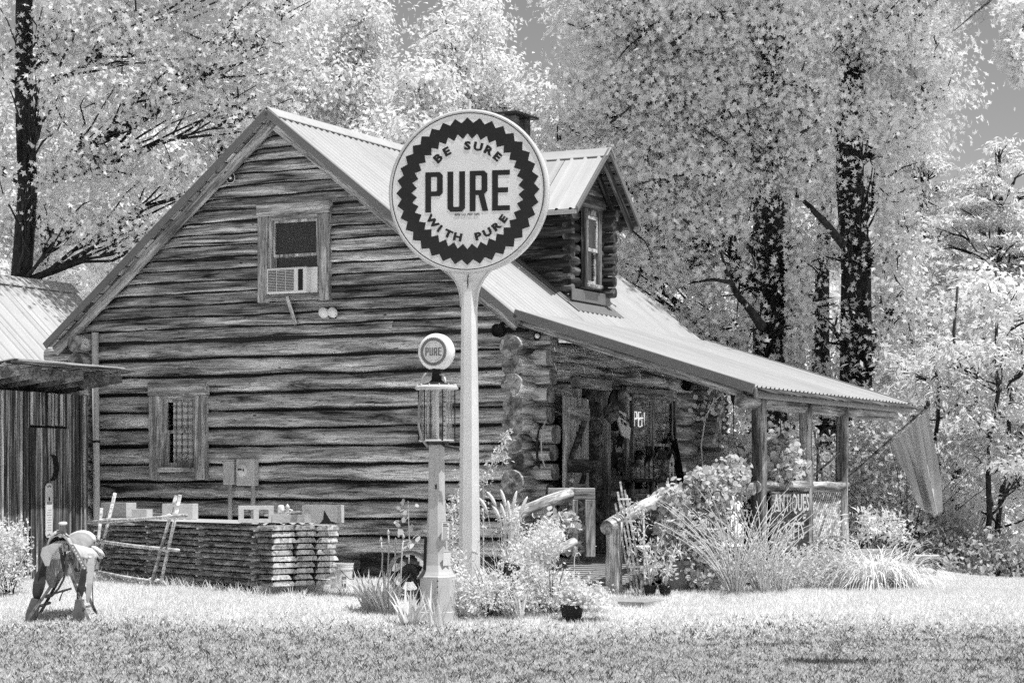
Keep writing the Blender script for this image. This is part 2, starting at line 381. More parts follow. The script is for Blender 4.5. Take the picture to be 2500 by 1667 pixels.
def leaf_obj(name, P, size, tmpl, mat, parent, bias=(0, 0, 1), k=.8, loc=None, out=None):
    P = np.asarray(P, float); n = len(P); T = LEAF[tmpl]
    size = np.asarray(size, float) * np.ones(n)
    nn = rng.normal(size=(n, 3)); nn /= np.linalg.norm(nn, axis=1)[:, None]; nn = nn + np.asarray(bias) * k
    if out is not None: nn = nn + out
    nn /= np.linalg.norm(nn, axis=1)[:, None]
    q = rng.normal(size=(n, 3)) + np.array([0, 0, -.8]); a = np.cross(nn, q); a /= np.linalg.norm(a, axis=1)[:, None] + 1e-9; b_ = np.cross(nn, a)
    V = P[:, None, :] + size[:, None, None] * (T[None, :, 0:1] * a[:, None, :] + T[None, :, 1:2] * b_[:, None, :] + T[None, :, 2:3] * nn[:, None, :])
    return link(name, raw_mesh(name, V, T.shape[0], mat), parent, loc)
def ellip(n, c, r, p=.5):
    d = rng.normal(size=(n, 3)); d /= np.linalg.norm(d, axis=1)[:, None]; return np.asarray(c) + d * (rng.random(n) ** p)[:, None] * np.asarray(r)
def limb_path(a, b, sag=.15, n=6, jit=.06):
    a, b = Vector(a), Vector(b); L_ = (b - a).length; out = []
    for i in range(n + 1):
        k = i / n; p = a.lerp(b, k); p.z += math.sin(k * math.pi) * sag * L_ * .4 - k * (1 - k) * 0
        if 0 < i < n: p += Vector((random.uniform(-1, 1), random.uniform(-1, 1), random.uniform(-1, 1))) * jit * L_ * .5
        out.append(p)
    return out
def tree(name, label, base, trunk, blobs, n, lsize, tmpl='oval', leaf='far_leaf', bark='bark', group=None, spread=.35, per=14, twigs=9, flat=.55,
         cat='tree', bias=(0, 0, 1), k=.5, limb_r=.3, p=.5, twig_r=.010, bare=(), clump_k=1.1, sprigs=0):
    """trunk: list of (point, radius) in world space; blobs: list of (centre, radii)"""
    base = Vector(base); root = thing(name, label, cat, base, 0, group)
    tb = MB().tube([Vector(q) - base for q, _ in trunk], [r for _, r in trunk], 10); tb.build('trunk', bark, root, smooth=True)
    wts = np.array([(r[0] * r[1] * r[2]) ** (2 / 3) for _, r in blobs]); wts /= wts.sum(); LP = []; LO = []; LI = []; lb = MB()
    for (c, r), wt in zip(blobs, wts):
        m_ = max(4, int(n * wt)); nt_ = max(3, m_ // per)
        tw = ellip(nt_, c, r, p)
        idx = rng.integers(0, nt_, m_); off = rng.normal(size=(m_, 3)) * np.array([spread, spread, spread * flat]); LP.append(tw[idx] + off); LI.append(np.linalg.norm((tw[idx] + off - np.asarray(c)) / np.asarray(r), axis=1) < .6)
        oo = (tw[idx] - np.asarray(c)) / np.asarray(r) * .8 + off / (spread * 1.2); LO.append(oo / (np.linalg.norm(oo, axis=1)[:, None] + 1e-6))
        # limb from the trunk to the middle of this clump, twigs outwards
        cz = Vector(c); best = min(trunk, key=lambda q: abs(Vector(q[0]).z - (cz.z - .5 * math.hypot(cz.x - Vector(q[0]).x, cz.y - Vector(q[0]).y))))
        pth = limb_path(Vector(best[0]) - base, cz - base, -.1); r0 = best[1] * limb_r
        lb.tube(pth, [r0 * (1 - .8 * i / (len(pth) - 1)) for i in range(len(pth))], 6)
        for q in tw[:twigs]:
            pp = limb_path(pth[random.randint(2, len(pth) - 1)], Vector(q) - base, .05, 4)
            lb.tube(pp, [twig_r * 2, twig_r * 1.7, twig_r * 1.4, twig_r, twig_r * .6], 4, False)
    P = np.concatenate(LP); O = np.concatenate(LO) * clump_k
    inner = np.nonzero(np.concatenate(LI))[0]
    for i in rng.choice(inner, min(sprigs, len(inner)), replace=False):           # bare dark twig ends showing among the leaves
        q = Vector(P[i]) - base; dv = Vector((random.gauss(0, .6), random.gauss(-.2, .4), random.gauss(.35, .7))).normalized() * random.uniform(.15, .60); q = q + Vector((0, -.12, 0))
        lb.tube([q, q + dv * .5 + Vector((random.gauss(0, .03), 0, random.gauss(0, .03))), q + dv], [twig_r * 1.3, twig_r, twig_r * .4], 4, False)
    for (ax_, ay_, hw_, za_, zb_, pr_) in bare:          # stretches of trunk that carry few leaves on the lawn side
        hit = (np.abs(P[:, 0] * ay_ / P[:, 1] - ax_) < hw_) & (P[:, 1] < ay_ + .3) & (P[:, 2] * ay_ / P[:, 1] > za_) & (P[:, 2] * ay_ / P[:, 1] < zb_) & (rng.random(len(P)) < pr_); P = P[~hit]; O = O[~hit]
    P = P - np.array(base)
    lb.build('limbs', bark, root, smooth=True, fix=False)['kind'] = 'stuff'
    leaf_obj('crown', P, lsize * (0.7 + .6 * rng.random(len(P))), tmpl, leaf, root, bias, k, out=O)
    return root
# ------------------------------------------------------------------ ground
def axis(a0, a1, st, far):
    x = list(np.arange(a0, a1 + 1e-6, st)); d = st; e = a1; f = a0; lo, hi = [], []
    while e < far: d *= 1.35; e += d; hi.append(e)
    d = st
    while f > -far: d *= 1.35; f -= d; lo.append(f)
    return np.array(lo[::-1] + x + hi)
gxs, gys = axis(-12, 14, .4, 500), axis(6, 44, .4, 500)
XX, YY = np.meshgrid(gxs, gys, indexing='ij'); ZZ = np.minimum(zg(XX, YY), 14)
nx, ny = XX.shape; gv = np.stack([XX, YY, ZZ], -1).reshape(-1, 3)
ii = (np.arange(nx - 1)[:, None] * ny + np.arange(ny - 1)[None, :]).reshape(-1)
me = bpy.data.meshes.new('ground'); me.from_pydata(gv.tolist(), [], np.stack([ii, ii + ny, ii + ny + 1, ii + 1], -1).tolist())
me.materials.append(MATS['soil']); me.polygons.foreach_set('use_smooth', [True] * len(me.polygons))
tag(link('ground', me), kind='structure')

# ------------------------------------------------------------------ log cabin
cabin = thing('log_cabin', 'weathered log cabin with metal roof, dormer and long front porch', 'cabin', (CX, CY, 0), -TH)
SL, SA, SE, SP = -7.33, -3.63, 0.06, 3.19
ZL, ZA, ZE, ZP = 3.45, 6.44, 3.58, 2.66
T0, T1 = -.43, 6.0                       # near and far edges of the roof
WL, LEN, DECK = -6.85, 5.46, .58         # left wall axis, far wall axis, porch floor
PITCH, LR = .24, .130
_logs = {}
def log_mesh(L_, r, seed, mat='log', n=14, endmat=None, zs=.99, ex=1.0):
    rings = max(5, int(L_ / .22)); b = MB(); pts = []; rad = []
    for i in range(rings + 1):
        x = L_ * i / rings
        pts.append(Vector((x, wob(x, seed) * .010, wob(x + 9, seed + 3) * .012))); rad.append(r * (1 + .055 * wob(x * 1.3, seed + 7)))
    o = 0
    for i, p in enumerate(pts):
        for k in range(n):
            a = 2 * math.pi * k / n; rr = rad[i] * (1 + .035 * math.sin(3 * a + seed + i * .35) + .02 * math.sin(5 * a + seed * 2 + i * .8))
            ca, sa = math.cos(a), math.sin(a); b.v.append(p + Vector((0, math.copysign(abs(ca) ** ex, ca) * rr, math.copysign(abs(sa) ** ex, sa) * rr * zs * (1 + .10 * wob(pts[i].x * 1.9, seed + (11 if sa > 0 else 17))))))
    for i in range(rings):
        for k in range(n):
            k2 = (k + 1) % n; b.f.append((i * n + k, (i + 1) * n + k, (i + 1) * n + k2, i * n + k2))
    # slightly domed, rough-hewn ends
    for e, sg in ((0, -1), (rings * n, 1)):
        c = len(b.v); b.v.append(pts[0 if e == 0 else -1] + Vector((sg * .010, 0, 0)))
        for k in range(n):
            k2 = (k + 1) % n; b.f.append((e + k, e + k2, c) if sg < 0 else (e + k2, e + k, c))
    me = b.mesh('log', mat, False)
    me.materials.append(MATS[endmat or 'log_end'])
    ns = len(me.polygons) - 2 * n
    for i, p in enumerate(me.polygons):
        p.use_smooth = i < ns
        if i >= ns: p.material_index = 1
    return me
lseed = [0]
def log(parent, p, ax, L_, r=LR, mat='log', name='log', n=14, endmat=None, rot=None, **kw):
    lseed[0] += 1
    rz = {'s': 0, 't': R(90)}.get(ax, 0)
    return link(name, log_mesh(L_, r, lseed[0], mat, n, endmat, **kw), parent, p, rot if rot else (0, 0, rz))
def runs(a, b, holes):
    out = []; c = a
    for h0, h1 in sorted(holes):
        if h0 > c: out.append((c, h0))
        c = max(c, h1)
    if c < b: out.append((c, b))
    return out
# window openings on the gable (u, v corners -> local)
gw = [dict(s0=s_of(395, -.13), s1=s_of(482, -.13), z0=z_of(1140, -6, -.13), z1=z_of(968, -6, -.13)),
      dict(s0=s_of(660, -.13), s1=s_of(786, -.13), z0=z_of(722, -3.9, -.13), z1=z_of(532, -3.9, -.13))]
for i in range(12):
    z = DECK + .12 + PITCH * i
    hl = [(q['s0'], q['s1']) for q in gw if q['z0'] - .06 < z < q['z1'] + .06]
    e0 = -.34 - .10 * random.random() if i < 10 else (-.75 if i == 11 else -.5); e1 = .30 + .10 * random.random()
    for a, b in runs(WL + e0, e1, hl):
        log(cabin, (a, 0, z), 's', b - a, LR * random.uniform(.98, 1.05), zs=.80, ex=.72, n=18)
        MB().box(max(a, WL), min(b, 0), -.015, .03, z - .125, z + .125).build('chinking_shade', 'interior', cabin)  # near-black strip: shade of the groove between logs put into colour
# front wall (under the porch) with a doorway and a double window
fw = dict(t0=t_of(1530, .13), t1=t_of(1637, .13), z0=1.38, z1=z_of(962, .1, 3.0))
dr = dict(t0=t_of(1408, .13), t1=t_of(1470, .13), z0=DECK, z1=z_of(950, .1, 1.4))
for i in range(12):
    z = DECK + .24 + PITCH * i
    if z > 3.45: break
    hl = []
    if z < dr['z1'] + .04: hl.append((dr['t0'], dr['t1']))
    if fw['z0'] - .06 < z < fw['z1'] + .06: hl.append((fw['t0'], fw['t1']))
    e0 = -.36 - .14 * random.random()
    for a, b in runs(e0, LEN + .2, hl):
        MB().box(-.03, .02, max(a, .05), min(b, LEN), z - .125, z + .125).build('chinking_shade', 'interior', cabin)  # groove shade painted near-black here too
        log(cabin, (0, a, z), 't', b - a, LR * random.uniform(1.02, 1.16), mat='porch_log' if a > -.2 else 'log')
# back and far walls, mostly unseen
for i in range(12):
    z = DECK + .24 + PITCH * i
    log(cabin, (WL, -.33 - .1 * random.random(), z), 't', LEN + .7, LR, n=10)
    zz = DECK + .12 + PITCH * i
    hl = [(-4.2, -2.6)] if 5 < i < 10 else []
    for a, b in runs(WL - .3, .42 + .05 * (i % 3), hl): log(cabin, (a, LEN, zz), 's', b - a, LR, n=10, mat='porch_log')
MB().box(WL, -.05, .08, LEN - .1, DECK - .1, DECK - .02).build('inside_floor', 'interior', cabin)
MB().box(WL + .1, -.1, .12, LEN - .12, 3.30, 3.36).build('inside_ceiling', 'interior', cabin)
MB().box(WL + .12, WL + .18, .12, LEN - .12, DECK, 3.3).build('inside_wall', 'interior', cabin)
MB().box(-3.0, -2.9, .12, LEN - .12, DECK, 3.28).build('inside_wall', 'interior', cabin)
# skirting under the gable wall
for k in range(14):
    s0 = WL + .02 + k * .49
    MB().box(s0, s0 + .475, -.04, 0, gz(*H(s0, 0, 0).xy) - .1, DECK + .02).build('skirting_board', 'dormer_wood', cabin)
# gable triangle: lapped wavy-edged boards
def roofz(s, t=0): return ZA - (s - SA) * (ZA - ZE) / (SE - SA) if s > SA else ZA - (SA - s) * (ZA - ZL) / (SA - SL)
MB().poly([(WL, 3.4), (0, 3.4), (0, roofz(0) - .12), (SA, ZA - .14), (WL, roofz(WL) - .12)], .05, lambda x, y, d: (x, d - .085, y)).build('gable_gap_shade', 'interior', cabin)  # near-black sheet paints the shade in the gaps between boards
def board(parent, s0, s1, z0, h, seed, cut):
    L_ = s1 - s0; nx_ = max(4, int(L_ / .12)); b = MB()
    for i in range(nx_ + 1):
        x = s0 + L_ * i / nx_
        zb = z0 + .018 + .015 * wob(x * 1.3, seed); zt = z0 + h - .006 + .014 * wob(x * 1.1, seed + 9)
        lo, hi = (zb, zt)
        if cut:
            m_ = roofz(x) - .13; hi = min(hi, m_); lo = min(lo, hi - .004)
        yb = -.158 - .010 * wob(x * .8, seed + 2); ym = -.150 - .006 * wob(x * 1.5, seed + 5); xx = x - s0
        b.v += [Vector((xx, -.112 + .15, hi - z0)), Vector((xx, ym + .15, (lo + hi) / 2 - z0)), Vector((xx, yb + .15, lo + .010 - z0)), Vector((xx, yb + .162, lo - z0)), Vector((xx, -.10 + .15, lo - z0))]
    for i in range(nx_):
        for k in range(4): b.f.append((i * 5 + k, (i + 1) * 5 + k, (i + 1) * 5 + k + 1, i * 5 + k + 1))
    b.f.append((0, 1, 2, 3, 4)); e = nx_ * 5; b.f.append((e + 4, e + 3, e + 2, e + 1, e))
    return b.build('siding_board', 'siding', parent, (s0, -.15, z0), smooth=False, fix=True)
z = DECK + 12 * PITCH + .005; k = 0; BP = .158
while z < ZA - .22:
    h_ = BP
    dzr = (ZA - ZE) / (SE - SA); dzl = (ZA - ZL) / (SA - SL)
    sr = SA + (ZA - .13 - z) / dzr; sl = SA - (ZA - .13 - z) / dzl
    sr, sl = min(sr, .30), max(sl, WL - .25)
    hl = [(q['s0'] - .02, q['s1'] + .02) for q in gw[1:] if q['z0'] - .12 < z < q['z1'] + .02]
    rr = runs(sl, sr, hl)
    if not hl and k % 3 == 0 and sr - sl > 3:
        c = sl + (sr - sl) * random.uniform(.25, .8); rr = [(sl, c - .003), (c + .003, sr)]
    for a, b in rr:
        if b - a > .1: board(cabin, a, b, z, h_, k * 3.7 + a, True)
    z += h_; k += 1
# --- metal roof
def panel(parent, p0, p1, width, pitch, name='roof_panel', mat='roof_metal', rib=.022):
    """ribbed sheet: p0 top edge, p1 lower edge (x, z) pairs, lying along local y from 0 to width"""
    b = MB(); prof = []; y = 0
    nr = max(1, round(width / pitch)); pt = width / nr
    for i in range(nr):
        a = i * pt; prof += [(a, 0), (a + pt * .5 - .030, 0), (a + pt * .5 - .014, rib), (a + pt * .5 + .014, rib), (a + pt * .5 + .030, 0)]
    prof.append((width - .010, 0))
    dx, dz = p1[0] - p0[0], p1[1] - p0[1]; l_ = math.hypot(dx, dz); nx_, nz_ = -dz / l_, dx / l_
    if nz_ < 0: nx_, nz_ = -nx_, -nz_
    for (px, pz) in (p0, p1):
        for yy, h in prof: b.v.append(Vector((px + nx_ * h, yy, pz + nz_ * h)))
    m_ = len(prof)
    for (px, pz) in (p0, p1):
        for yy, h in prof: b.v.append(Vector((px + nx_ * (h - .004), yy, pz + nz_ * (h - .004))))
    for i in range(m_ - 1):
        b.f.append((i, i + 1, m_ + i + 1, m_ + i)); b.f.append((2 * m_ + i, 3 * m_ + i, 3 * m_ + i + 1, 2 * m_ + i + 1))
        b.f.append((m_ + i, m_ + i + 1, 3 * m_ + i + 1, 3 * m_ + i)); b.f.append((i, 2 * m_ + i, 2 * m_ + i + 1, i + 1))
    return b
def lay(parent, p0, p1, ta, tb, pitch, pw=.9, **k):
    n = max(1, round((tb - ta) / pw)); w_ = (tb - ta) / n; pb = panel(parent, p0, p1, w_, pitch, **k); me = pb.mesh('roof_panel', 'roof_metal')
    for i in range(n): link('roof_panel', me, parent, (0, ta + i * w_, 0.0004 * (i % 2)))
lay(cabin, (SA, ZA), (SE + .05, ZE - .02), T0, T1, .15)
lay(cabin, (SA, ZA), (SL, ZL), T0, T1, .15)
lay(cabin, (SE - .02, ZE + .075), (SP, ZP), T0, T1, .15)
def ridge_strip(parent, a, c, wd, drop, y0, y1, th=.012, name='ridge_cap', mat='roof_metal'):
    b = MB(); (x, z_) = a
    pr = [(x - wd, z_ - drop), (x, z_), (x + wd, z_ - drop), (x + wd, z_ - drop - th), (x, z_ - th), (x - wd, z_ - drop - th)]
    b.v += [Vector((p, y0, q)) for p, q in pr] + [Vector((p, y1, q)) for p, q in pr]
    for i in range(6): j = (i + 1) % 6; b.f.append((i, j, j + 6, i + 6))
    b.f.append((0, 1, 4, 5)); b.f.append((1, 2, 3, 4)); b.f.append((6, 7, 10, 11)); b.f.append((7, 8, 9, 10))
    return b.build(name, mat, parent)
ridge_strip(cabin, (SA, ZA + .055), None, .17, .135, T0 - .02, T1 + .02)
def slope_bar(parent, name, mat, a, b, y, w_, h_, off=0.0, rot_x=True):
    """straight member along the slope from a to b (x, z), centred at depth y, its top 'off' below the roof line; grain along X"""
    (x0, z0), (x1, z1) = a, b; L_ = math.hypot(x1 - x0, z1 - z0); an = math.atan2(z1 - z0, x1 - x0)
    m_ = MB().bbox(0, L_, -w_ / 2, w_ / 2, -h_ - off, -off, .006) if abs(an) < R(90) else MB().bbox(0, L_, -w_ / 2, w_ / 2, off, off + h_, .006)
    return m_.build(name, mat, parent, (x0, y, z0), (0, -an, 0))
for (a, b) in (((SL, ZL), (SA, ZA)), ((SA, ZA), (SE, ZE))):
    slope_bar(cabin, 'rake_trim', 'trim_metal', a, b, T0 - .012, .03, .10, -.03)
    slope_bar(cabin, 'rake_rafter', 'trim_wood', a, b, T0 + .15, .045, .14, .045)
    slope_bar(cabin, 'rake_rafter', 'trim_wood', a, b, T1 - .15, .045, .14, .045)
# sheathing boards under the metal, seen at the overhang
for (x0, z0, x1, z1) in ((SL, ZL, SA, ZA), (SA, ZA, SE, ZE)):
    L_ = math.hypot(x1 - x0, z1 - z0); n_ = int(L_ / .19); an = math.atan2(z1 - z0, x1 - x0)
    for i in range(n_):
        q = (i + .5) / n_
        MB().box(-.083, .083, -.025 * random.random(), T1 - T0 - .06, -.042, -.016).build('sheathing_board', 'siding', cabin, (x0 + (x1 - x0) * q, T0 + .03, z0 + (z1 - z0) * q), (0, -an, 0))
# porch roof frame
slope_bar(cabin, 'rake_trim', 'trim_metal', (SE - .03, ZE + .075), (SP, ZP), T0 - .012, .03, .115, -.035)
slope_bar(cabin, 'rake_trim', 'trim_metal', (SE - .03, ZE + .075), (SP, ZP), T1 + .012, .03, .115, -.035)
MB().bbox(SP - .02, SP + .02, T0, T1, ZP - .13, ZP - .012).build('eave_trim', 'trim_metal', cabin)
pa = math.atan2(ZP - ZE - .075, SP - SE)
for k in range(9):
    t = T0 + .28 + k * (T1 - T0 - .5) / 8
    log(cabin, (SE - .1, t, ZE - .02 if k == 0 else ZE - .03), 's', 3.15, .075, mat='porch_log' if k else 'trim_wood', name='porch_rafter', n=9, rot=(0, -pa, 0))
for k in range(9):
    x = SE + .3 + k * .34
    MB().box(-.155, .155, T0 + .04, T1 - .04, -.03, -.010).build('porch_sheathing_board', 'dormer_wood', cabin, (x + .15, 0, ZE + .075 + (x + .15 - SE) * math.tan(pa)), (0, -pa, 0))
log(cabin, (SP - .22, T0 + .1, ZP - .16), 't', T1 - T0 - .2, .085, mat='porch_log', name='porch_beam')
# --- chimney on the far gable
ch = MB().bbox(-.50, .50, -.30, .30, 0, 6.95, .03).build('chimney', 'stone', cabin, (-3.72, 6.37, .0))
for k in range(46):
    sx = random.choice((-1, 1)); zz = 4.6 + random.random() * 2.1; w_ = random.uniform(.14, .26); h_ = random.uniform(.10, .2)
    if k % 2: MB().bbox(-w_ / 2, w_ / 2, -.03, .03, -h_ / 2, h_ / 2, .02).build('stone', 'stone', ch, (random.uniform(-.38, .38), -.305, zz), (0, random.uniform(-.2, .2), 0))
    else: MB().bbox(-.03, .03, -w_ / 2, w_ / 2, -h_ / 2, h_ / 2, .02).build('stone', 'stone', ch, (.505, random.uniform(-.2, .2), zz), (random.uniform(-.2, .2), 0, 0))
for x, y in ((-.40, -.2), (.38, -.2), (-.40, .2), (.38, .2)): MB().bbox(x - .11, x + .11, y - .08, y + .08, 6.96, 7.36, .02).build('cap_pier', 'stone', ch)
MB().bbox(-.58, .58, -.40, .40, 7.362, 7.40, .008).build('chimney_cap', 'dark_metal', ch)
# --- dormer
DS, DT, DW, DZ = -.5, 2.81, .54, 4.02        # face, centre, half width, foot
dorm = MB().poly([(-DW, DZ - .1), (DW, DZ - .1), (DW, 5.28), (0, 5.9), (-DW, 5.28)], -2.2, lambda x, y, d: (DS - .16 + d, DT + x, y)).build('dormer', 'dormer_wood', cabin)
for i in range(8):
    z = DZ + .18 + i * .155
    L0 = min(2.2, (z - DZ) / .775 + .45)
    for sd in (-1, 1):
        log(dorm, (DS - L0, DT + sd * DW, z), 's', L0 + (.20 + .05 * random.random() if sd > 0 else .06), .078, mat='dormer_wood', n=9, endmat='dormer_wood')
    if z < 5.25:
        for a, b in ((-DW - .06, -.30), (.30, DW + .10)):
            if z > 4.25: log(dorm, (DS, DT + a, z + .07), 't', b - a, .072, mat='dormer_wood', n=9, endmat='dormer_wood')
        if z <= 4.25: log(dorm, (DS, DT - DW - .06, z + .07), 't', 2 * DW + .16, .072, mat='dormer_wood', n=9, endmat='dormer_wood')
for i in range(5):
    z = 5.33 + i * .13; hw = max(.08, (6.0 - z) / .87)
    if z > 5.85: break
    MB().bbox(0, 2 * min(hw, DW + .05), -.03, .03, -.06, .075, .01).build('siding_board', 'dormer_wood', dorm, (DS + .03, DT - min(hw, DW + .05), z), (0, 0, R(90)))
# dormer window
z0, z1, hw = 4.28, 5.22, .18
MB().bbox(DS + .06, DS + .13, DT - hw - .10, DT - hw, z0 - .06, z1 + .09, .008).build('window_jamb', 'dormer_v', dorm)
MB().bbox(DS + .06, DS + .13, DT + hw, DT + hw + .10, z0 - .06, z1 + .09, .008).build('window_jamb', 'dormer_v', dorm)
MB().bbox(DS + .055, DS + .125, DT - hw, DT + hw, z1 + .002, z1 + .09, .008).build('window_head', 'dormer_wood', dorm)
MB().bbox(DS + .05, DS + .16, DT - hw - .04, DT + hw + .04, z0 - .055, z0 - .004, .008).build('window_sill', 'trim_wood', dorm)
for k, (a, b, off) in enumerate(((z0, (z0 + z1) / 2 + .02, .055), ((z0 + z1) / 2 - .02, z1, .085))):
    f_ = MB(); y0, y1 = DT - hw + .004, DT + hw - .004
    f_.box(DS + off, DS + off + .025, y0, y0 + .04, a, b).box(DS + off, DS + off + .025, y1 - .04, y1, a, b).box(DS + off, DS + off + .025, y0 + .04, y1 - .04, a, a + .045).box(DS + off, DS + off + .025, y0 + .04, y1 - .04, b - .04, b)
    f_.build('window_sash', 'trim_wood', dorm)
    MB().box(DS + off + .010, DS + off + .014, y0 + .035, y1 - .035, a + .04, b - .035).build('window_pane', 'glass', dorm)
MB().box(DS + .035, DS + .045, DT - hw, DT + hw, z0, z1).build('window_backing', 'interior', dorm)
# dormer roof: local along +s; ridge 6.13, eaves 5.2
RF, RB, RZ, EZ, RW = -.12, -3.7, 6.13, 5.20, 1.07
for sd in (-1, 1):
    pm = panel(dorm, (0, RZ), (RW * 1.0, EZ), .62, .22).mesh('roof_panel', 'roof_metal')
    n_ = 6
    for i in range(n_):
        link('roof_panel', pm, dorm, (RF - .62 * (i + 1) if sd < 0 else RF - .62 * i, DT, .0004 * (i % 2)), (0, 0, R(90) * sd))
    # soffit boards and rake boards
    an = math.atan2(RZ - EZ, RW)
    for i in range(7):
        q = (i + .5) / 7
        MB().box(RB + 1.2, RF - .03, -.085, .085, -.045, -.02).build('soffit_board', 'dormer_wood', dorm, (0, DT + sd * RW * q, RZ - (RZ - EZ) * q), (-an * sd, 0, 0))
    for xx, mt, h_, off in ((RF - .012, 'trim_metal', .07, -.03), (RF - .10, 'dormer_wood', .12, .045), (DS + .10, 'dormer_wood', .10, .045)):
        L_ = math.hypot(RW, RZ - EZ)
        MB().bbox(0, L_, -.016, .016, -h_ - off, -off, .004).build('rake_board', mt, dorm, (xx, DT, RZ), (0, an, R(90) * sd))
    MB().bbox(RB + 1.5, RF - .02, DT + sd * RW - .012, DT + sd * RW + .012, EZ - .07, EZ - .012, .004).build('eave_trim', 'roof_metal', dorm)
b = MB(); pr = [(-.15, -.10), (0, .03), (.15, -.10), (.15, -.112), (0, .018), (-.15, -.112)]
b.v += [Vector((RB, DT + p, RZ + q)) for p, q in pr] + [Vector((RF + .02, DT + p, RZ + q)) for p, q in pr]
for i in range(6): j = (i + 1) % 6; b.f.append((i, j, j + 6, i + 6))
b.f += [(0, 1, 4, 5), (1, 2, 3, 4), (6, 7, 10, 11), (7, 8, 9, 10)]
b.build('ridge_cap', 'roof_metal', dorm)
# flashing round the foot of the dormer
an = math.atan2(ZE - ZA, SE - SA)
MB().bbox(-.02, .30, -DW - .22, DW + .22, .028, .040, .004).build('flashing', 'trim_metal', dorm, (DS, DT, roofz(DS)), (0, -an, 0))
MB().bbox(DS + .085, DS + .10, DT - DW - .1, DT + DW + .1, DZ + .0, DZ + .16, .004).build('flashing', 'trim_metal', dorm)
MB().bbox(-1.6, .1, -.20, 0, .028, .040, .004).build('flashing', 'trim_metal', dorm, (DS, DT - DW - .05, roofz(DS)), (0, -an, 0))

# --- windows in the gable and the front wall: built in a frame with x across, y inwards, z up
def window(parent, q0, q1, z0, z1, place, trim=.10, mat='trim_wood', vmat='trim_v', mull=False, tail=0.0, rec=0.0, name='window'):
    """built with x across, y inwards, z up; returns the head casing, which parents the other pieces"""
    W = q1 - q0; Hh = z1 - z0; loc, rz = place; d0, d1 = -.045 + rec * .4, .06
    win = MB().bbox(-trim - .015, W + trim + .015, d0 - .006, d1, Hh + .002, Hh + trim + .01, .008).build(name, mat, parent, loc, (0, 0, rz))
    for x0, x1 in ((-trim, 0), (W, W + trim)): MB().bbox(x0, x1, d0, d1, -tail, Hh, .008).build('casing', vmat, win)
    MB().bbox(-.01, W + .01, -.065 + rec * .5, .10, -.07, -.002, .008).build('sill', mat, win)
    if tail: MB().bbox(.002, W - .002, -.03, .05, -tail + .05, -.08, .008).build('apron_board', mat, win)
    for x0, x1 in ((.002, .045), (W - .045, W - .002)): MB().box(x0, x1, -rec, .11, .002, Hh - .002).build('jamb', vmat, win)
    MB().box(.045, W - .045, -rec, .11, Hh - .05, Hh - .002).build('jamb', mat, win)
    cols = [(.047, W - .047)] if not mull else [(.047, W / 2 - .05), (W / 2 + .05, W - .047)]
    if mull: MB().bbox(W / 2 - .048, W / 2 + .048, -.03, .10, .004, Hh - .052, .006).build('mullion', vmat, win)
    for a, b_ in cols:
        for k, (e0, e1, off) in enumerate(((.004, Hh / 2 + .01, .07 - rec), (Hh / 2 - .02, Hh - .052, .035 - rec))):
            st = .035; sash = MB().box(a + st, b_ - st, off, off + .03, e0, e0 + st + (.02 if k == 0 else 0)).box(a + st, b_ - st, off, off + .03, e1 - st, e1).box(a, a + st, off, off + .03, e0, e1).box(b_ - st, b_, off, off + .03, e0, e1)
            sash.build('sash', vmat, win)
            MB().box(a + st - .004, b_ - st + .004, off + .012, off + .016, e0 + st - .004, e1 - st + .004).build('pane', 'glass', win)
    return win
q = gw[0]; W = q['s1'] - q['s0']; Hh = q['z1'] - q['z0']
win = window(cabin, q['s0'], q['s1'], q['z0'], q['z1'], ((q['s0'], -.16, q['z0']), 0), trim=.17, tail=.17)
b = MB(); b.grid(lambda u, v: (.13 + u * (W - .19), .118 + .012 * math.sin(u * 26), .05 + v * (Hh - .1)), 40, 4); b.build('curtain', 'gingham', win, smooth=True)
for x in (.22, .31, .36): MB().lathe([(.022, 0), (.025, .05), (.02, .09), (.008, .12), (.008, .15)], 10, (x, .13, .06)).build('bottle', 'grey_metal', win, smooth=True)
q = gw[1]; W2 = q['s1'] - q['s0']; H2 = q['z1'] - q['z0']
win2 = window(cabin, q['s0'], q['s1'], q['z0'], q['z1'], ((q['s0'], -.175, q['z0']), 0), trim=.15, tail=.10)
b = MB(); b.grid(lambda u, v: (.06 + u * (W2 - .12), .13 + .02 * math.sin(u * 30), H2 * .80 + v * .10 + .012 * math.sin(u * 47) * (1 - v)), 50, 3); b.build('valance', 'white_plastic', win2, smooth=True)
MB().box(.05, W2 - .05, .16, .17, .02, H2 - .03).build('dark_backing', 'interior', win2)
q = fw; winf = window(cabin, q['t0'], q['t1'], q['z0'], q['z1'], ((.16, q['t0'], q['z0']), R(90)), trim=.09, mat='porch_log', vmat='porch_v', mull=True, rec=.065)
# --- door
Wd = dr['t1'] - dr['t0']; Hd = dr['z1'] - dr['z0']
door = MB().bbox(-.14, Wd + .14, -.06, .12, Hd + .002, Hd + .15, .01).build('door_frame', 'porch_log', cabin, (.16, dr['t0'], dr['z0']), (0, 0, R(90)))
for x0, x1 in ((-.12, 0), (Wd, Wd + .12)): MB().bbox(x0, x1, -.05, .12, 0, Hd, .01).build('door_jamb', 'porch_v', door)
pa_, pb_ = at(1376, 952, 26.9), at(1432, 960, 28.05)
ld = (pb_ - pa_); ld.z = 0; Wl = ld.length; inv = Matrix.Rotation(TH, 4, 'Z')
la = math.atan2(ld.y, ld.x) + TH
loc_ = inv @ (Vector((pa_.x - CX, pa_.y - CY, 0)))
leaf = MB().bbox(0, Wl, -.02, .02, 0, 2.02, .008).build('door_leaf', 'trim_v', cabin, (loc_.x, loc_.y, DECK + .03), (0, 0, la))
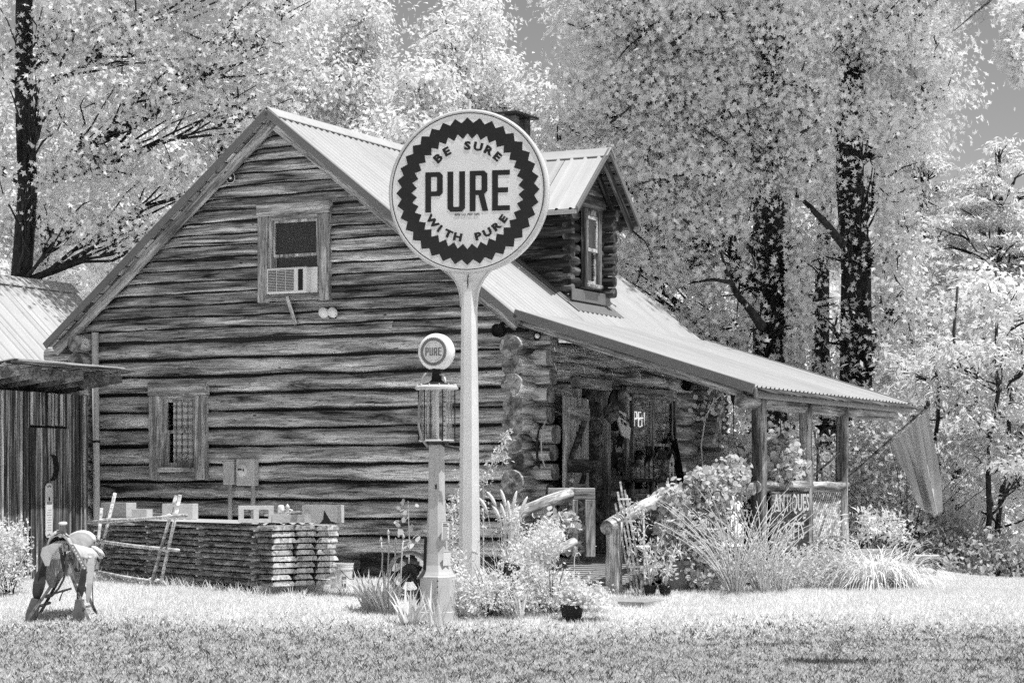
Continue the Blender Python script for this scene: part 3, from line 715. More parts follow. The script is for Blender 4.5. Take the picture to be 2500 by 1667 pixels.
for k in range(5): MB().bbox(k * Wl / 5 + .004, (k + 1) * Wl / 5 - .004, -.034, -.021, .01, 2.01, .004).build('door_plank', 'trim_v', leaf)
for zz in (.30, 1.05, 1.72): MB().bbox(.06, Wl - .06, -.062, -.035, zz, zz + .17, .006).build('batten', 'dormer_wood' if zz < 1.2 else 'trim_wood', leaf)
MB().bar((.15, -.048, 1.20), (Wl - .25, -.048, 1.74), .12, .024, (0, 1, 0)).build('brace', 'dormer_wood', leaf)
MB().bar((.15, -.048, .45), (Wl - .25, -.048, 1.05), .12, .024, (0, 1, 0)).build('brace', 'dormer_wood', leaf)
MB().lathe([(.0, 0), (.03, .005), (.032, .03), (.012, .05), (.012, .08)], 12).build('door_knob', 'white_plastic', leaf, (.09, -.11, .95), (R(-90), 0, 0), smooth=True)
# --- porch floor, posts, rails, lattice
for k in range(21):
    x = .14 + k * .142
    MB().bbox(0, LEN + .3, -.068, .068, -.04, 0, .004).build('floor_plank', 'plank_floor', cabin, (x, -.15, DECK), (0, 0, R(90)))
MB().bbox(2.98, 3.06, -.15, LEN + .15, DECK - .24, DECK - .042).build('floor_joist', 'porch_log', cabin)
MB().bbox(.2, 2.97, -.12, -.06, DECK - .24, DECK - .042).build('floor_joist', 'porch_log', cabin)
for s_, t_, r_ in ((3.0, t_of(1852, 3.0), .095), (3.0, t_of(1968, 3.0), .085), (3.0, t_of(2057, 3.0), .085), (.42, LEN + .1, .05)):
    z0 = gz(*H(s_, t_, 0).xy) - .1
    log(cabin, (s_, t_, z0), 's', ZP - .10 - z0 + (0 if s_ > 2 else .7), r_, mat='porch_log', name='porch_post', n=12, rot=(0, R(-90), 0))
PT = [t_of(1852, 3.0), t_of(1968, 3.0), t_of(2057, 3.0)]
log(cabin, (1.85, -.08, 1.46), 's', 1.2, .075, mat='porch_log', name='porch_rail', n=10)
for a, b in ((PT[0], PT[1]), (PT[1], PT[2])):
    log(cabin, (3.0, a - .12, 1.48), 't', b - a + .2, .075, mat='porch_log', name='porch_rail', n=10)
    log(cabin, (3.0, a - .12, .75), 't', b - a + .2, .075, mat='porch_log', name='porch_rail', n=10)
def lattice(parent, w_, h_, loc, rz, mat, st=.10, sw=.035, name='lattice_slat'):
    """diagonal slats clipped to a w x h panel, x across, z up"""
    for dirn in (1, -1):
        k = -h_
        while k < w_:
            x0, x1 = max(k, 0), min(k + h_, w_)
            if x1 - x0 > .04:
                za, zb = (x0 - k, x1 - k) if dirn > 0 else (h_ - (x0 - k), h_ - (x1 - k))
                yy = 0 if dirn > 0 else .012
                MB().bar((x0, yy, za), (x1, yy, zb), .010, sw, (0, 0, 1)).build(name, mat, parent, loc, (0, 0, rz))
            k += st
lattice(cabin, PT[2] - PT[1] - .16, .60, (3.0, PT[1] + .08, .82), R(90), 'trim_wood', .085, .03)
lattice(cabin, PT[1] - PT[0] - .2, .60, (2.98, PT[0] + .12, .82), R(90), 'dormer_wood', .10, .03)
la0 = s_of(1738, LEN + .1); lattice(cabin, s_of(1777, LEN + .1) - la0, 1.05, (la0, LEN + .1, z_of(1140, .5, LEN)), 0, 'porch_log', .12, .035)
# ------------------------------------------------------------------ things fixed to the cabin (each a thing of its own)
def on_gable(u, v, out=0.0):
    t = -.14 - out; s = s_of(u, t); return H(s, t, z_of(v, s, t))
def on_front(u, v, out=0.0):
    s = .13 + out; t = t_of(u, s); return H(s, t, z_of(v, s, t))
GR = -TH; FR = R(90) - TH                      # rz of a thing whose -y side faces out of the gable / the porch wall
# window air conditioner and its prop
p = on_gable(664, 720, .03); t = thing('air_conditioner', 'boxy white window air conditioner under the upper gable window', 'air conditioner', p, GR)
wa = .63; ha = .34
MB().bbox(0, wa, -.14, .10, 0, ha, .012).build('case', 'white_plastic', t)
for k in range(3):
    x0 = .03 + k * .138
    MB().box(x0, x0 + .125, -.143, -.141, .03, ha - .03).build('grille', 'dark_metal', t)
    for j in range(13): MB().box(x0 + .002, x0 + .123, -.150, -.1435, .04 + j * .021, .049 + j * .021).build('louvre', 'grey_metal', t)
MB().bbox(.50, .575, -.145, -.141, .03, ha - .03, .002).build('control_panel', 'black', t)
MB().bbox(wa, wa + .11, -.05, -.03, 0, ha, .004).build('side_curtain', 'white_plastic', t)
a, b = on_gable(700, 724, .10), on_gable(722, 792, .02); d = b - a
tag(MB().bbox(0, d.length, -.05, .05, -.015, .015, .004).build('prop_board', 'pale_wood', None, a, d.to_track_quat('X', 'Z').to_euler()), 'short pale board propped at a slant under the air conditioner', 'board')
# twin flood light
p = on_gable(815, 762); t = thing('flood_light', 'twin white bulb flood light on the gable wall right of the upper window', 'light', p, GR)
MB().bbox(-.05, .05, -.05, .0, -.09, .06, .01).build('bracket', 'black', t)
for sd in (-1, 1):
    MB().lathe([(.025, .0), (.035, .05), (.075, .10)], 14).build('lamp_hood', 'black', t, (sd * .05, -.04, .03), (R(115), R(20) * sd, 0), smooth=True)
    MB().lathe([(.072, 0), (.074, .02), (.055, .05), (.0, .06)], 16, caps=False).build('bulb', 'globe_white', t, (sd * .07, -.13, -.012), (R(115), R(20) * sd, 0), smooth=True)
# round lamp near the left rake
p = on_gable(574, 437); t = thing('gable_lamp', 'small round lamp high on the gable beside the left roof edge', 'light', p, GR)
MB().lathe([(.02, 0), (.03, .04), (.065, .09), (.068, .10)], 18).build('shade', 'dark_metal', t, (0, 0, 0), (R(90), 0, 0), smooth=True)
MB().lathe([(.066, 0), (.072, .0), (.072, .012), (.066, .012)], 18, caps=False).build('rim', 'pipe', t, (0, -.10, 0), (R(90), 0, 0))
MB().lathe([(.0, -.02), (.018, -.01), (.018, .02), (.0, .03)], 10, caps=False).build('bulb', 'globe_white', t, (0, -.10, 0), (R(90), 0, 0), smooth=True)
def speaker(p, rz, label, r=.085):
    t = thing('outdoor_speaker', label, 'speaker', p, rz, 'round black outdoor speakers')
    MB().lathe([(r * .7, 0), (r, .06), (r, .16), (r * .93, .165), (r * .9, .13), (r * .3, .10), (0, .12)], 20, caps=False).build('housing', 'black', t, (0, 0, 0), (R(90), 0, 0), smooth=True)
    MB().bbox(-.02, .02, -.04, .12, r - .01, r + .03, .005).build('bracket', 'black', t)
speaker(on_gable(1227, 808, .05), GR, 'round black speaker under the near eave corner, above the log ends')
speaker(on_front(1688, 941, .10), GR - .1, 'round black speaker at the far end of the porch wall')
p = on_front(1316, 826, .2) if 0 else H(.22, -.2, z_of(826, .22, -.2)); t = thing('security_light', 'little spotlight on the corner log end under the porch roof edge', 'light', p, GR + .5)
MB().lathe([(.02, 0), (.04, .02), (.045, .10), (.05, .13)], 14).build('hood', 'black', t, (0, 0, 0), (R(80), 0, 0), smooth=True)
MB().lathe([(0, 0), (.03, .002), (.032, .012), (.0, .02)], 12, caps=False).build('lens', 'globe_white', t, (0, -.125, .02), (R(80), 0, 0), smooth=True)
# white conduit at the left corner
a, b = on_gable(232, 812, .05), on_gable(238, 1275, .05)
t = thing('drain_pipe', 'straight white pipe rising beside the left corner of the gable wall', 'pipe', b, 0)
MB().tube([(0, 0, -.9), (a - b) * 1.0], .048, 12).build('pipe', 'pipe', t, smooth=True)
for k in (.42, .78): MB().tube([(a - b) * k, (a - b) * (k + .012)], .051, 12).build('clamp', 'dark_metal', t)
# meter boxes
p = on_gable(588, 1185); t = thing('electric_meter', 'grey electric meter box with round glass dial on the gable wall', 'meter', p, GR)
MB().bbox(0, .29, -.12, 0, 0, .36, .012).build('box', 'grey_metal', t)
MB().lathe([(.085, 0), (.085, .022), (.078, .034), (.0, .040)], 22, caps=False).build('dial', 'plaque', t, (.105, -.12, .21), (R(90), 0, 0), smooth=True)
MB().box(.06, .12, -.164, -.159, .205, .225).build('display', 'black', t); MB().box(.14, .155, -.163, -.157, .19, .225).build('display', 'black', t)
MB().tube([(.23, -.05, .02), (.23, -.05, -.75)], .032, 10).build('conduit', 'grey_metal', t, smooth=True)
MB().lathe([(.012, 0), (.012, .03)], 8).build('latch', 'dark_metal', t, (.14, -.10, -.035))
p = on_gable(554, 1182); t = thing('switch_box', 'plain grey switch box hung beside the electric meter', 'switch box', p, GR)
MB().bbox(0, .175, -.10, 0, 0, .32, .01).build('box', 'grey_metal', t)
MB().bbox(-.01, .185, -.115, .0, .322, .336, .004).build('lid', 'grey_metal', t)
MB().tube([(.085, -.05, .01), (.085, -.05, -.80)], .030, 10).build('conduit', 'grey_metal', t, smooth=True)
# porch wall ornaments
t = thing('wall_hoop', 'large dark round metal tray inside a thin hoop on the porch wall by the corner', 'wall ornament', on_front(1336, 1090, .05), FR)
MB().lathe([(.0, 0), (.34, .0), (.40, .03), (.40, .05), (.33, .03), (.0, .03)], 32, caps=False).build('tray', 'dark_metal', t, (0, 0, -.03), (R(90), 0, 0), smooth=True)
MB().tube([(.42 * math.cos(a), -.12, .42 * math.sin(a) + .02) for a in np.linspace(0, 2 * math.pi, 40)], .010, 6, False).build('hoop', 'grey_metal', t, smooth=True)
MB().tube([(-.05, -.06, .34), (0, -.07, .43), (.05, -.06, .34)], .008, 6).build('handle', 'pipe', t, smooth=True)
def star_pts(r, ri=.40): return [(r * (1 if k % 2 == 0 else ri) * math.sin(k * math.pi / 5), r * (1 if k % 2 == 0 else ri) * math.cos(k * math.pi / 5)) for k in range(10)]
def star(label, p, r, rz, depth=.06):
    b = MB(); pts = star_pts(r)
    b.v = [Vector((x, 0, z)) for x, z in pts] + [Vector((0, -depth, 0)), Vector((0, .01, 0))]
    for k in range(10): j = (k + 1) % 10; b.f += [(k, j, 10), (j, k, 11)]
    return tag(b.build('barn_star', 'black', None, p, (0, 0, rz)), label, 'star', 'black metal barn stars')
star('black metal barn star hung on the open plank door', on_front(1410, 1065, .20), .30, la - TH)
star('black metal barn star on the porch wall between door and window', on_front(1498, 1120, .05), .25, FR)
star('small black metal barn star above the larger one, left of the porch window', on_front(1512, 1075, .05), .15, FR)
# carved bear welcome plaque
t = thing('welcome_plaque', 'carved bear wall plaque holding a pale welcome board beside the porch window', 'sign', on_front(1497, 1010, .05), FR)
MB().poly([(.24 * math.cos(a) * (1 + .12 * math.sin(3 * a)), .28 * math.sin(a) + .05) for a in np.linspace(0, 2 * math.pi, 22)[:-1]], -.05, lambda x, y, d: (x, d, y)).build('bear_body', 'black', t)
MB().lathe([(0, -.10), (.09, -.05), (.10, .02), (.06, .09), (0, .11)], 14, caps=False).build('bear_head', 'porch_log', t, (.12, -.08, .24), smooth=True)
MB().lathe([(0, -.04), (.045, -.02), (.05, .02), (0, .05)], 10, caps=False).build('muzzle', 'trim_wood', t, (.16, -.15, .21), smooth=True)
MB().lathe([(0, -.16), (.10, -.08), (.11, .05), (0, .14)], 12, caps=False).build('bear_arm', 'porch_log', t, (-.2, -.06, .02), smooth=True)
pl = MB().poly([(-.22, .10), (.05, .12), (.14, .0), (.26, -.03), (.26, -.19), (.0, -.2), (-.18, -.05)], -.02, lambda x, y, d: (x, d, y)).build('board', 'plaque', t, (.06, -.11, -.10), (0, R(14), 0))
for k, (s_, sz) in enumerate((('WELCOME', .075), ('TO THE', .06))): text(s_, sz, 'black', pl, (.0, -.024, .045 - k * .075), bold=.002)
# neon sign hanging inside the window
t = thing('neon_sign', 'glowing neon OPEN sign in an oval ring behind the porch window', 'neon sign', on_front(1556, 1023, -.035), FR)
MB().tube([(.34 * math.cos(a), 0, .21 * math.sin(a)) for a in np.linspace(0, 2 * math.pi, 36)], .004, 6, False).build('ring', 'grey_metal', t)
def stroke(pts, name='tube'): MB().tube([(x, 0, z) for x, z in pts], .009, 6).build(name, 'neon', t, smooth=True)
hx = .10
stroke([(-.22 + .075 * math.cos(a), hx * math.sin(a)) for a in np.linspace(0, 2 * math.pi, 18)])
stroke([(-.11, -hx), (-.11, hx), (-.04, hx), (-.015, .07), (-.015, .03), (-.04, 0), (-.105, 0)])
stroke([(.12, hx), (.04, hx), (.04, -hx), (.12, -hx)]); stroke([(.04, 0), (.10, 0)])
stroke([(.16, -hx), (.16, hx), (.25, -hx), (.25, hx)])
# birdhouse row and others on the porch
def birdhouse(label, p, w_, h_, rz, mat='trim_wood', roof='dormer_wood', two=False, group='birdhouses on the porch'):
    t = thing('birdhouse', label, 'birdhouse', p, rz, group)
    MB().poly([(-w_ / 2, 0), (w_ / 2, 0), (w_ / 2, h_), (0, h_ + w_ * .55), (-w_ / 2, h_)], w_ * .9, lambda x, y, d: (x, d - w_ * .45, y)).build('box', mat, t)
    for sd in (-1, 1): MB().bar((0, 0, h_ + w_ * .62), (sd * w_ * .66, 0, h_ - w_ * .06), w_ * 1.15, .015, (0, 0, 1)).build('roof_board', roof, t)
    for zz in ((.35, .75) if two else (.65,)):
        MB().lathe([(0, 0), (w_ * .17, 0), (w_ * .17, .004), (0, .004)], 12, caps=False).build('entrance_hole', 'black', t, (0, -w_ * .451, h_ * zz), (R(90), 0, 0))
    MB().tube([(0, -w_ * .45, h_ * .25), (0, -w_ * .45 - .05, h_ * .25)], .006, 6).build('perch', mat, t)
    return t
for k, (u, h_, nm) in enumerate(((1553, .17, 'nearest of the four'), (1563, .27, 'tallest of the four'), (1573, .19, 'third of the four'), (1584, .25, 'farthest of the four'))):
    q = on_front(u, 1168, .30); birdhouse('narrow pale birdhouse on the porch ledge below the window, %s' % nm, q, .085, h_, FR)
q = on_front(1566, 1169, .22); lg = thing('porch_ledge', 'dark plank ledge on posts under the porch window', 'ledge', q, FR)
MB().bbox(-.5, .95, -.14, .1, -.04, -.002, .006).build('plank', 'dormer_wood', lg)
for x in (-.42, .85): MB().bbox(x - .04, x + .04, -.05, .05, DECK - q.z, -.042, .006).build('leg', 'dormer_wood', lg)
birdhouse('tall two-hole birdhouse on the porch ledge right of the window', on_front(1627, 1178, .25), .18, .34, FR, two=True)
q = H(2.95, t_of(1908, 2.95), 1.56); birdhouse('tall birdhouse with a steep roof on the porch rail', q, .19, .46, GR + .35)
birdhouse('slatted brown birdhouse among the climbing leaves', H(2.6, t_of(1832, 2.6), 1.60), .22, .26, GR + .2, 'porch_log')
a = on_front(1640, 1055, .06); b = on_front(1668, 1200, .40)
t = thing('crosscut_saw', 'long dark crosscut saw leaning at the right of the porch window', 'saw', b, 0)
b_ = MB().bar((0, 0, 0), (a - b) * .88, .012, .11, (1, 0, 0)); b_.build('blade', 'black', t); MB().tube([(a - b) * .86, (a - b)], .018, 8).build('handle', 'trim_wood', t)
MB().tube([(0, 0, 0), (a - b) * -.06], .018, 8).build('handle', 'trim_wood', t)
# hanging finials / wind chimes, stars at the porch end
for u, v0, v1, lab in ((1791, 975, 1058, 'left of the corner post'), (1906, 985, 1066, 'right of the corner post')):
    p = at(u, v0 - 22, 27.2); t = thing('wind_chime', 'black pointed wind chime hanging from the porch beam %s' % lab, 'wind chime', p, 0, 'hanging wind chimes')
    MB().tube([(0, 0, .14), (0, 0, 0)], .004, 5).build('cord', 'black', t)
    MB().lathe([(.0, .02), (.02, .0), (.045, -.06), (.03, -.12), (.0, -.2)], 10, caps=False).build('top', 'black', t, smooth=True)
    MB().tube([(0, 0, -.15), (0, 0, -(v1 - v0 + 22) * 27.2 / F)], .007, 6).build('rod', 'black', t)
    MB().lathe([(0, .03), (.018, 0), (0, -.04)], 8, caps=False).build('weight', 'black', t, (0, 0, -(v1 - v0 + 24) * 27.2 / F))
star('grey outline star hanging between the two right porch posts', H(2.6, t_of(2012, 2.6), z_of(1042, 2.6, 2.9)), .16, GR)
star('dark star hanging close to the last porch post', H(2.5, t_of(2037, 2.5), z_of(1043, 2.5, 3.4)), .13, GR)
# antiques board
q = H(3.10, t_of(1934, 3.10), 1.12); t = thing('shop_board', 'dark board lettered ANTIQUES GIFTS hung on the porch railing', 'sign', q, FR)
MB().bbox(-.78, .62, -.012, .012, -.40, .30, .004).build('board', 'dormer_wood', t)
text('ANTIQUES', .30, 'white_ink', t, (-.05, -.016, .15), sx=.92, bold=.004, name='lettering'); text('GIFTS', .30, 'white_ink', t, (.05, -.016, -.20), sx=.95, bold=.004, name='lettering')
# easel-like sticks between the right posts
t = thing('easel', 'thin wooden stick easel standing on the porch between the right posts', 'easel', H(2.4, 2.9, DECK), 0)
o_ = H(2.4, 2.9, DECK)
for (u0, v0, u1, v1) in ((1985, 1035, 2012, 1190), (1976, 1170, 2050, 1105), (1985, 1092, 2042, 1104)): MB().bar(at(u0, v0, 28.3) - o_, at(u1, v1, 28.3) - o_, .025, .04, (0, 1, 0)).build('stick', 'porch_log', t)
MB().bar(at(1998, 1060, 28.4) - o_, at(1990, 1330, 28.9) - o_, .025, .04, (0, 1, 0)).build('stick', 'porch_log', t)
# flag
b0, b1 = at(2072, 1165, 28.1), at(2266, 990, 26.2); t = thing('flag', 'limp striped flag on an angled pole from the last porch post', 'flag', b0, 0)
MB().tube([(0, 0, 0), b1 - b0], [.020, .016], 8).build('pole', 'dark_wood', t, smooth=True)
MB().lathe([(0, -.02), (.03, .01), (.02, .05), (0, .07)], 10, caps=False).build('finial', 'black', t, b1 - b0, smooth=True)
for k in (.36, .97): MB().tube([(b1 - b0) * k, (b1 - b0) * (k + .015)], .026, 8).build('clip', 'black', t)
A, B, Cc, Dd = at(2264, 998, 26.22), at(2172, 1086, 27.0), at(2300, 1250, 26.2), at(2240, 1215, 26.7)
def fl(u, v):
    p = A.lerp(B, u).lerp(Cc.lerp(Dd, u), v)
    p = p + Vector((.05, .09, 0)) * math.sin(u * 11 + v * 3.5) * (.15 + v) + Vector((.015, -.05, .0)) * math.sin(u * 27 + v * 2.5) * (.3 + v)
    p.z += -.10 * math.sin(u * math.pi) * v + .22 * (u * (1 - u)) * (1 - v) * 0; return p - b0
for k in range(13):
    b = MB().grid(lambda i, j, k=k: fl((k + i) / 13, j), 3, 22)
    b.build('stripe', 'flag_light' if k % 2 else 'flag_dark', t, smooth=True)
# ------------------------------------------------------------------ ramp and log rails before the door
t = thing('plank_ramp', 'low plank ramp from the grass up to the near end of the porch', 'ramp', H(1.4, -.16, 0), -TH)
pe = H(1.4, -2.5, 0); zr1 = gz(pe.x, pe.y) + .05
for k in range(16):
    q = k / 16; y_ = -k * .148; zz = DECK - .02 + (zr1 - DECK + .02) * q
    MB().bbox(-.58, .60, y_ - .14, y_, zz - .05, zz, .006).build('plank', 'plank_floor', t)
for x in (-.5, .5): MB().bar((x, 0, DECK - .13), (x, -2.3, zr1 - .10), .05, .14).build('stringer', 'porch_log', t)
q = H(2.42, -2.75, 0); q.z = gz(q.x, q.y)
t = thing('stepping_boards', 'flat grey boards lying in the grass at the foot of the right handrail', 'boards', q, -TH)
for k in range(4): MB().bbox(-.35, .35, k * .15, k * .15 + .14, 0, .06, .006).build('board', 'plank_floor', t)
for u0, v0, D0, u1, v1, D1, rr, lab in ((1236, 1262, 24.6, 1418, 1196, 26.5, .075, 'left'), (1490, 1282, 24.3, 1632, 1205, 26.0, .085, 'right')):
    p0, p1 = at(u0, v0, D0), at(u1, v1, D1); d = p1 - p0
    t = thing('log_handrail', 'bent peeled log handrail on the %s side of the plank ramp' % lab, 'handrail', (p0.x, p0.y, gz(p0.x, p0.y)), 0)
    o_ = t.location
    dd = p0 - Vector(o_); me = log_mesh(d.length + .15, rr, 40 + u0, 'trim_wood', 12); link('rail', me, t, dd - d.normalized() * .1, d.to_track_quat('X', 'Z').to_euler())
    for q, hgt in ((.06, 0), (.97, 0)):
        pp = p0 + d * q; zb = gz(pp.x, pp.y) - .05 if q < .5 else DECK - .1
        link('post', log_mesh(pp.z + .02 - zb, .10, 9 + u0 + q, 'trim_wood' if q < .5 else 'porch_log', 12), t, Vector((pp.x, pp.y, zb)) - Vector(o_), (0, R(-90), 0))
    if lab == 'left':
        pa1, pb1 = at(1310, 1365, 25.0), at(1400, 1325, 26.0); d = pb1 - pa1
        link('lower_rail', log_mesh(d.length, .06, 77, 'trim_wood', 12), t, pa1 - Vector(o_), d.to_track_quat('X', 'Z').to_euler())
gt = thing('lattice_gate', 'weathered lattice gate panel left of the door steps', 'gate', at(1338, 1358, 26.2), GR + .35); L_ = 0.58
MB().bbox(0, L_, -.03, .03, .70, .84, .008).build('top_board', 'porch_log', gt); MB().bbox(L_ - .12, L_, -.033, .033, 0, .698, .008).build('stile', 'porch_v', gt)
MB().bbox(.30, .37, -.035, -.01, 0, .698, .008).build('stile', 'porch_v', gt); lattice(gt, L_ - .12, .68, (0, 0, 0.01), 0, 'porch_log', .13, .04)
# ------------------------------------------------------------------ annex and outhouse at the left
t = thing('annex_building', 'low outbuilding with a bright ribbed metal roof left of the cabin', 'building', (CX, CY, 0), -TH)
lay(t, (-9.4, 4.62), (-7.75, 3.12), -7.0, 2.75, .30); lay(t, (-9.4, 4.62), (-11.2, 3.1), -7.0, 2.75, .30)
ridge_strip(t, (-9.4, 4.66), None, .17, .15, -7.0, 2.78)
MB().poly([(-11.0, 0), (-7.95, 0), (-7.95, 3.25), (-9.4, 4.52), (-11.0, 3.2)], 9.4, lambda x, y, d: (x, d - 6.8, y)).build('wall', 'dormer_wood', t)
MB().bbox(-7.79, -7.75, -7.0, 2.75, 2.99, 3.1, .004).build('eave_trim', 'trim_metal', t)
lay(t, (-7.9, 3.02), (-7.38, 2.92), -7.0, 1.6, .30)
A_, B_ = Vector((-5.66, 28.5)), Vector((-6.55, 26.3)); dv = (B_ - A_); Lw = dv.length
orz = math.atan2(A_.y - B_.y, A_.x - B_.x)       # local +x runs from the near end to the far end; -y faces the cabin yard
t = thing('outhouse', 'dark weathered board outhouse with a crescent moon in its door', 'outhouse', (B_.x, B_.y, gz(B_.x, B_.y)), orz)
HB = 2.42
MB().box(0, Lw, .03, 1.5, 0, HB).build('inner_wall', 'interior', t)
def vboard(x0, x1, z0, z1, y, th=.022, name='wall_board', mat='old_board'):
    b = MB().bbox(0, z1 - z0, -(x1 - x0), 0, 0, th, .003); return b.build(name, mat, t, (x0, y, z0), (0, R(-90), 0) if 0 else Matrix(((0, -1, 0), (0, 0, -1), (1, 0, 0))).to_euler())
x = 0.0; d0, d1 = Lw * .42, Lw * .80
while x < Lw - .02:
    w_ = min(random.uniform(.07, .15), Lw - x); yy = random.uniform(.0, .014)
    if x + w_ / 2 < d0 or x + w_ / 2 > d1: vboard(x + .002, x + w_ - .002, 0, HB, yy)
    else: vboard(x + .002, x + w_ - .002, 1.99, HB, yy)
    if random.random() < .7: vboard(x - .02, x + .02, 0 if (x < d0 or x > d1) else 2.0, HB - .01, -.024 + yy, name='batten', mat='pale_wood' if random.random() < .65 else 'old_board')
    x += w_
dl = MB().bbox(d0 + .02, d1 - .02, -.012, .02, .04, 1.96, .004).build('door', 'interior', t)
x = d0 + .02
while x < d1 - .03:
    w_ = min(random.uniform(.08, .13), d1 - .02 - x); o = vboard(x + .002, x + w_ - .002, .04, 1.96, -.014 + random.uniform(-.006, .004)); o.name = 'door_board'; o.parent = dl; x += w_
xm = (d0 + d1) / 2; mo = [(.14 * math.cos(a), .17 * math.sin(a)) for a in np.linspace(R(-115), R(115), 14)] + [(-.06 + .085 * math.cos(a), .165 * math.sin(a)) for a in np.linspace(R(100), R(-100), 12)]
MB().poly(mo, -.008, lambda x, y, d: (x, d, y)).build('crescent_moon', 'black', dl, (xm + .05, -.046, 1.45))
for k in range(6):
    x = .05 + k * (Lw - .1) / 5; a = Vector((x, 1.5, HB - .08)); b = Vector((x, -.55, HB + .22)); MB().bar(a, b, .05, .13).build('rafter', 'dark_wood', t)
for k in range(16):
    y = -.60 + k * .135; zz = HB + .30 - (y + .55) * .146
    MB().bbox(-.15, Lw + .2, -.064, .064, 0, .025, .004).build('roof_board', 'old_board', t, (random.uniform(-.03, .03), y, zz), (R(-8.3), 0, 0))
for k in range(5): MB().bbox(-.15 + k * .5, .33 + k * .5, -.62, 1.5, 0, .012, .003).build('roof_sheet', 'tar_paper', t, (0, 0, HB + .252), (R(-8.3), 0, 0))
pq = thing('outhouse_plaque', 'tall narrow pale plaque with tiny print on the outhouse door', 'plaque', t.matrix_basis @ Vector((xm - .06, -.058, .55)), orz)
MB().poly([(-.075, .04), (-.04, 0), (.04, 0), (.075, .04), (.075, .66), (.04, .70), (-.04, .70), (-.075, .66)], -.012, lambda x, y, d: (x, d, y)).build('board', 'plaque', pq)
for z0 in (.03, .655):
    for k in range(3): MB().poly([(-.012, 0), (0, -.014), (.012, 0), (0, .014)], -.002, lambda x, y, d: (x, d, y)).build('diamond', 'black', pq, (-.03 + k * .03, -.013, z0 + (.01 if k % 2 else 0)))
MB().box(-.015, .015, -.015, -.0125, .47, .52).build('picture', 'black', pq); MB().box(-.06, .06, -.015, -.0125, .43, .46).build('picture', 'mid_ink', pq)
for k in range(9): MB().box(-.05 + .01 * (k % 3), .05 - .012 * (k % 2), -.0145, -.0125, .10 + k * .032, .108 + k * .032).build('print_line', 'grey_metal', pq)

# ------------------------------------------------------------------ round pole sign
DP = 23.4; yaw = -R(12.5)
base = ground(1146, DP); t = thing('pole_sign', 'tall round PURE sign with a sawtooth ring on a pale tapered pole', 'sign', base, yaw)
pm = F / DP; zc = EYE - (470 - V0) / pm - base.z; rd = 198 / pm
zt = EYE - (745 - V0) / pm - base.z
def octa(hw, hd, c=.3): return [(-hw + c * hw, -hd), (hw * .0, -hd * 1.0), (hw - c * hw, -hd), (hw, -hd + c * hd), (hw, hd - c * hd), (hw - c * hw, hd), (-hw + c * hw, hd), (-hw, hd - c * hd), (-hw, -hd + c * hd)]
b = MB(); lo, hi = octa(.115, .10, .5), octa(.078, .075, .5); n_ = len(lo)
b.v = [Vector((x, y, -.1)) for x, y in lo] + [Vector((x, y, zt + .25)) for x, y in hi]
for k in range(n_): j = (k + 1) % n_; b.f.append((k, j, j + n_, k + n_))
b.f += [tuple(range(n_))[::-1], tuple(range(n_, 2 * n_))]
b.build('pole', 'pole_paint', t)
# flared yoke under the disc
zy0, zy1 = zt - .02, zc - rd * .82
yk = []
for k in range(9):
    q = k / 8; yk.append((.085 + .26 * q ** 2.6, zy0 + (zy1 - zy0) * q * .92))
yk += [(.43, zy0 + (zy1 - zy0) * .94), (.44, zy1 + .06)]
arc = [(rd * 1.005 * math.sin(a), zc - rd * 1.005 * math.cos(a)) for a in np.linspace(math.asin(.44 / rd), -math.asin(.44 / rd), 14)]
MB().poly(yk + arc + [(-x, z) for x, z in reversed(yk)], .10, lambda x, y, d: (x, d - .05, y)).build('yoke', 'enamel', t)
for sd in (-1, 1):
    MB().tube([(sd * x, -.052, z) for x, z in yk], .008, 5).build('yoke_edge', 'painted_steel', t)
MB().tube([(0, -.058, zy1 - .40), (0, -.085, zy1 - .25), (0, -.058, zy1 - .18)], .006, 5).build('hook', 'dark_metal', t)
MB().lathe([(rd * .97, -.09), (rd * 1.0, -.075), (rd * 1.005, 0), (rd * 1.0, .075), (rd * .97, .09)], 72).build('disc', 'enamel', t, (0, 0, zc), (R(90), 0, 0), smooth=False)
MB().lathe([(rd * .965, .088), (rd * .975, .098), (rd * .995, .094), (rd * 1.01, .07), (rd * 1.0, .06)], 72, caps=False).build('rim', 'painted_steel', t, (0, 0, zc), (R(90), 0, 0), smooth=True)
MB().lathe([(rd * .955, .0895), (rd * .965, .0895), (rd * .965, .0935), (rd * .955, .0935)], 72, caps=False).build('rim_line', 'dark_metal', t, (0, 0, zc), (R(90), 0, 0))
MB().tube([(0, 0, rd), (0, 0, rd + .11)], [.022, .014], 8).build('top_stub', 'painted_steel', t, (0, 0, zc))
def saw(r0, r1, n=36): return [((r0 if k % 2 == 0 else r1) * rd * math.sin(math.pi * k / n), (r0 if k % 2 == 0 else r1) * rd * math.cos(math.pi * k / n)) for k in range(2 * n)]
MB().poly(saw(.905, .84), -.003, lambda x, y, d: (x, d, y), holes=[saw(.712, .645)]).build('sawtooth_ring', 'enamel_black', t, (0, -.0905, zc))
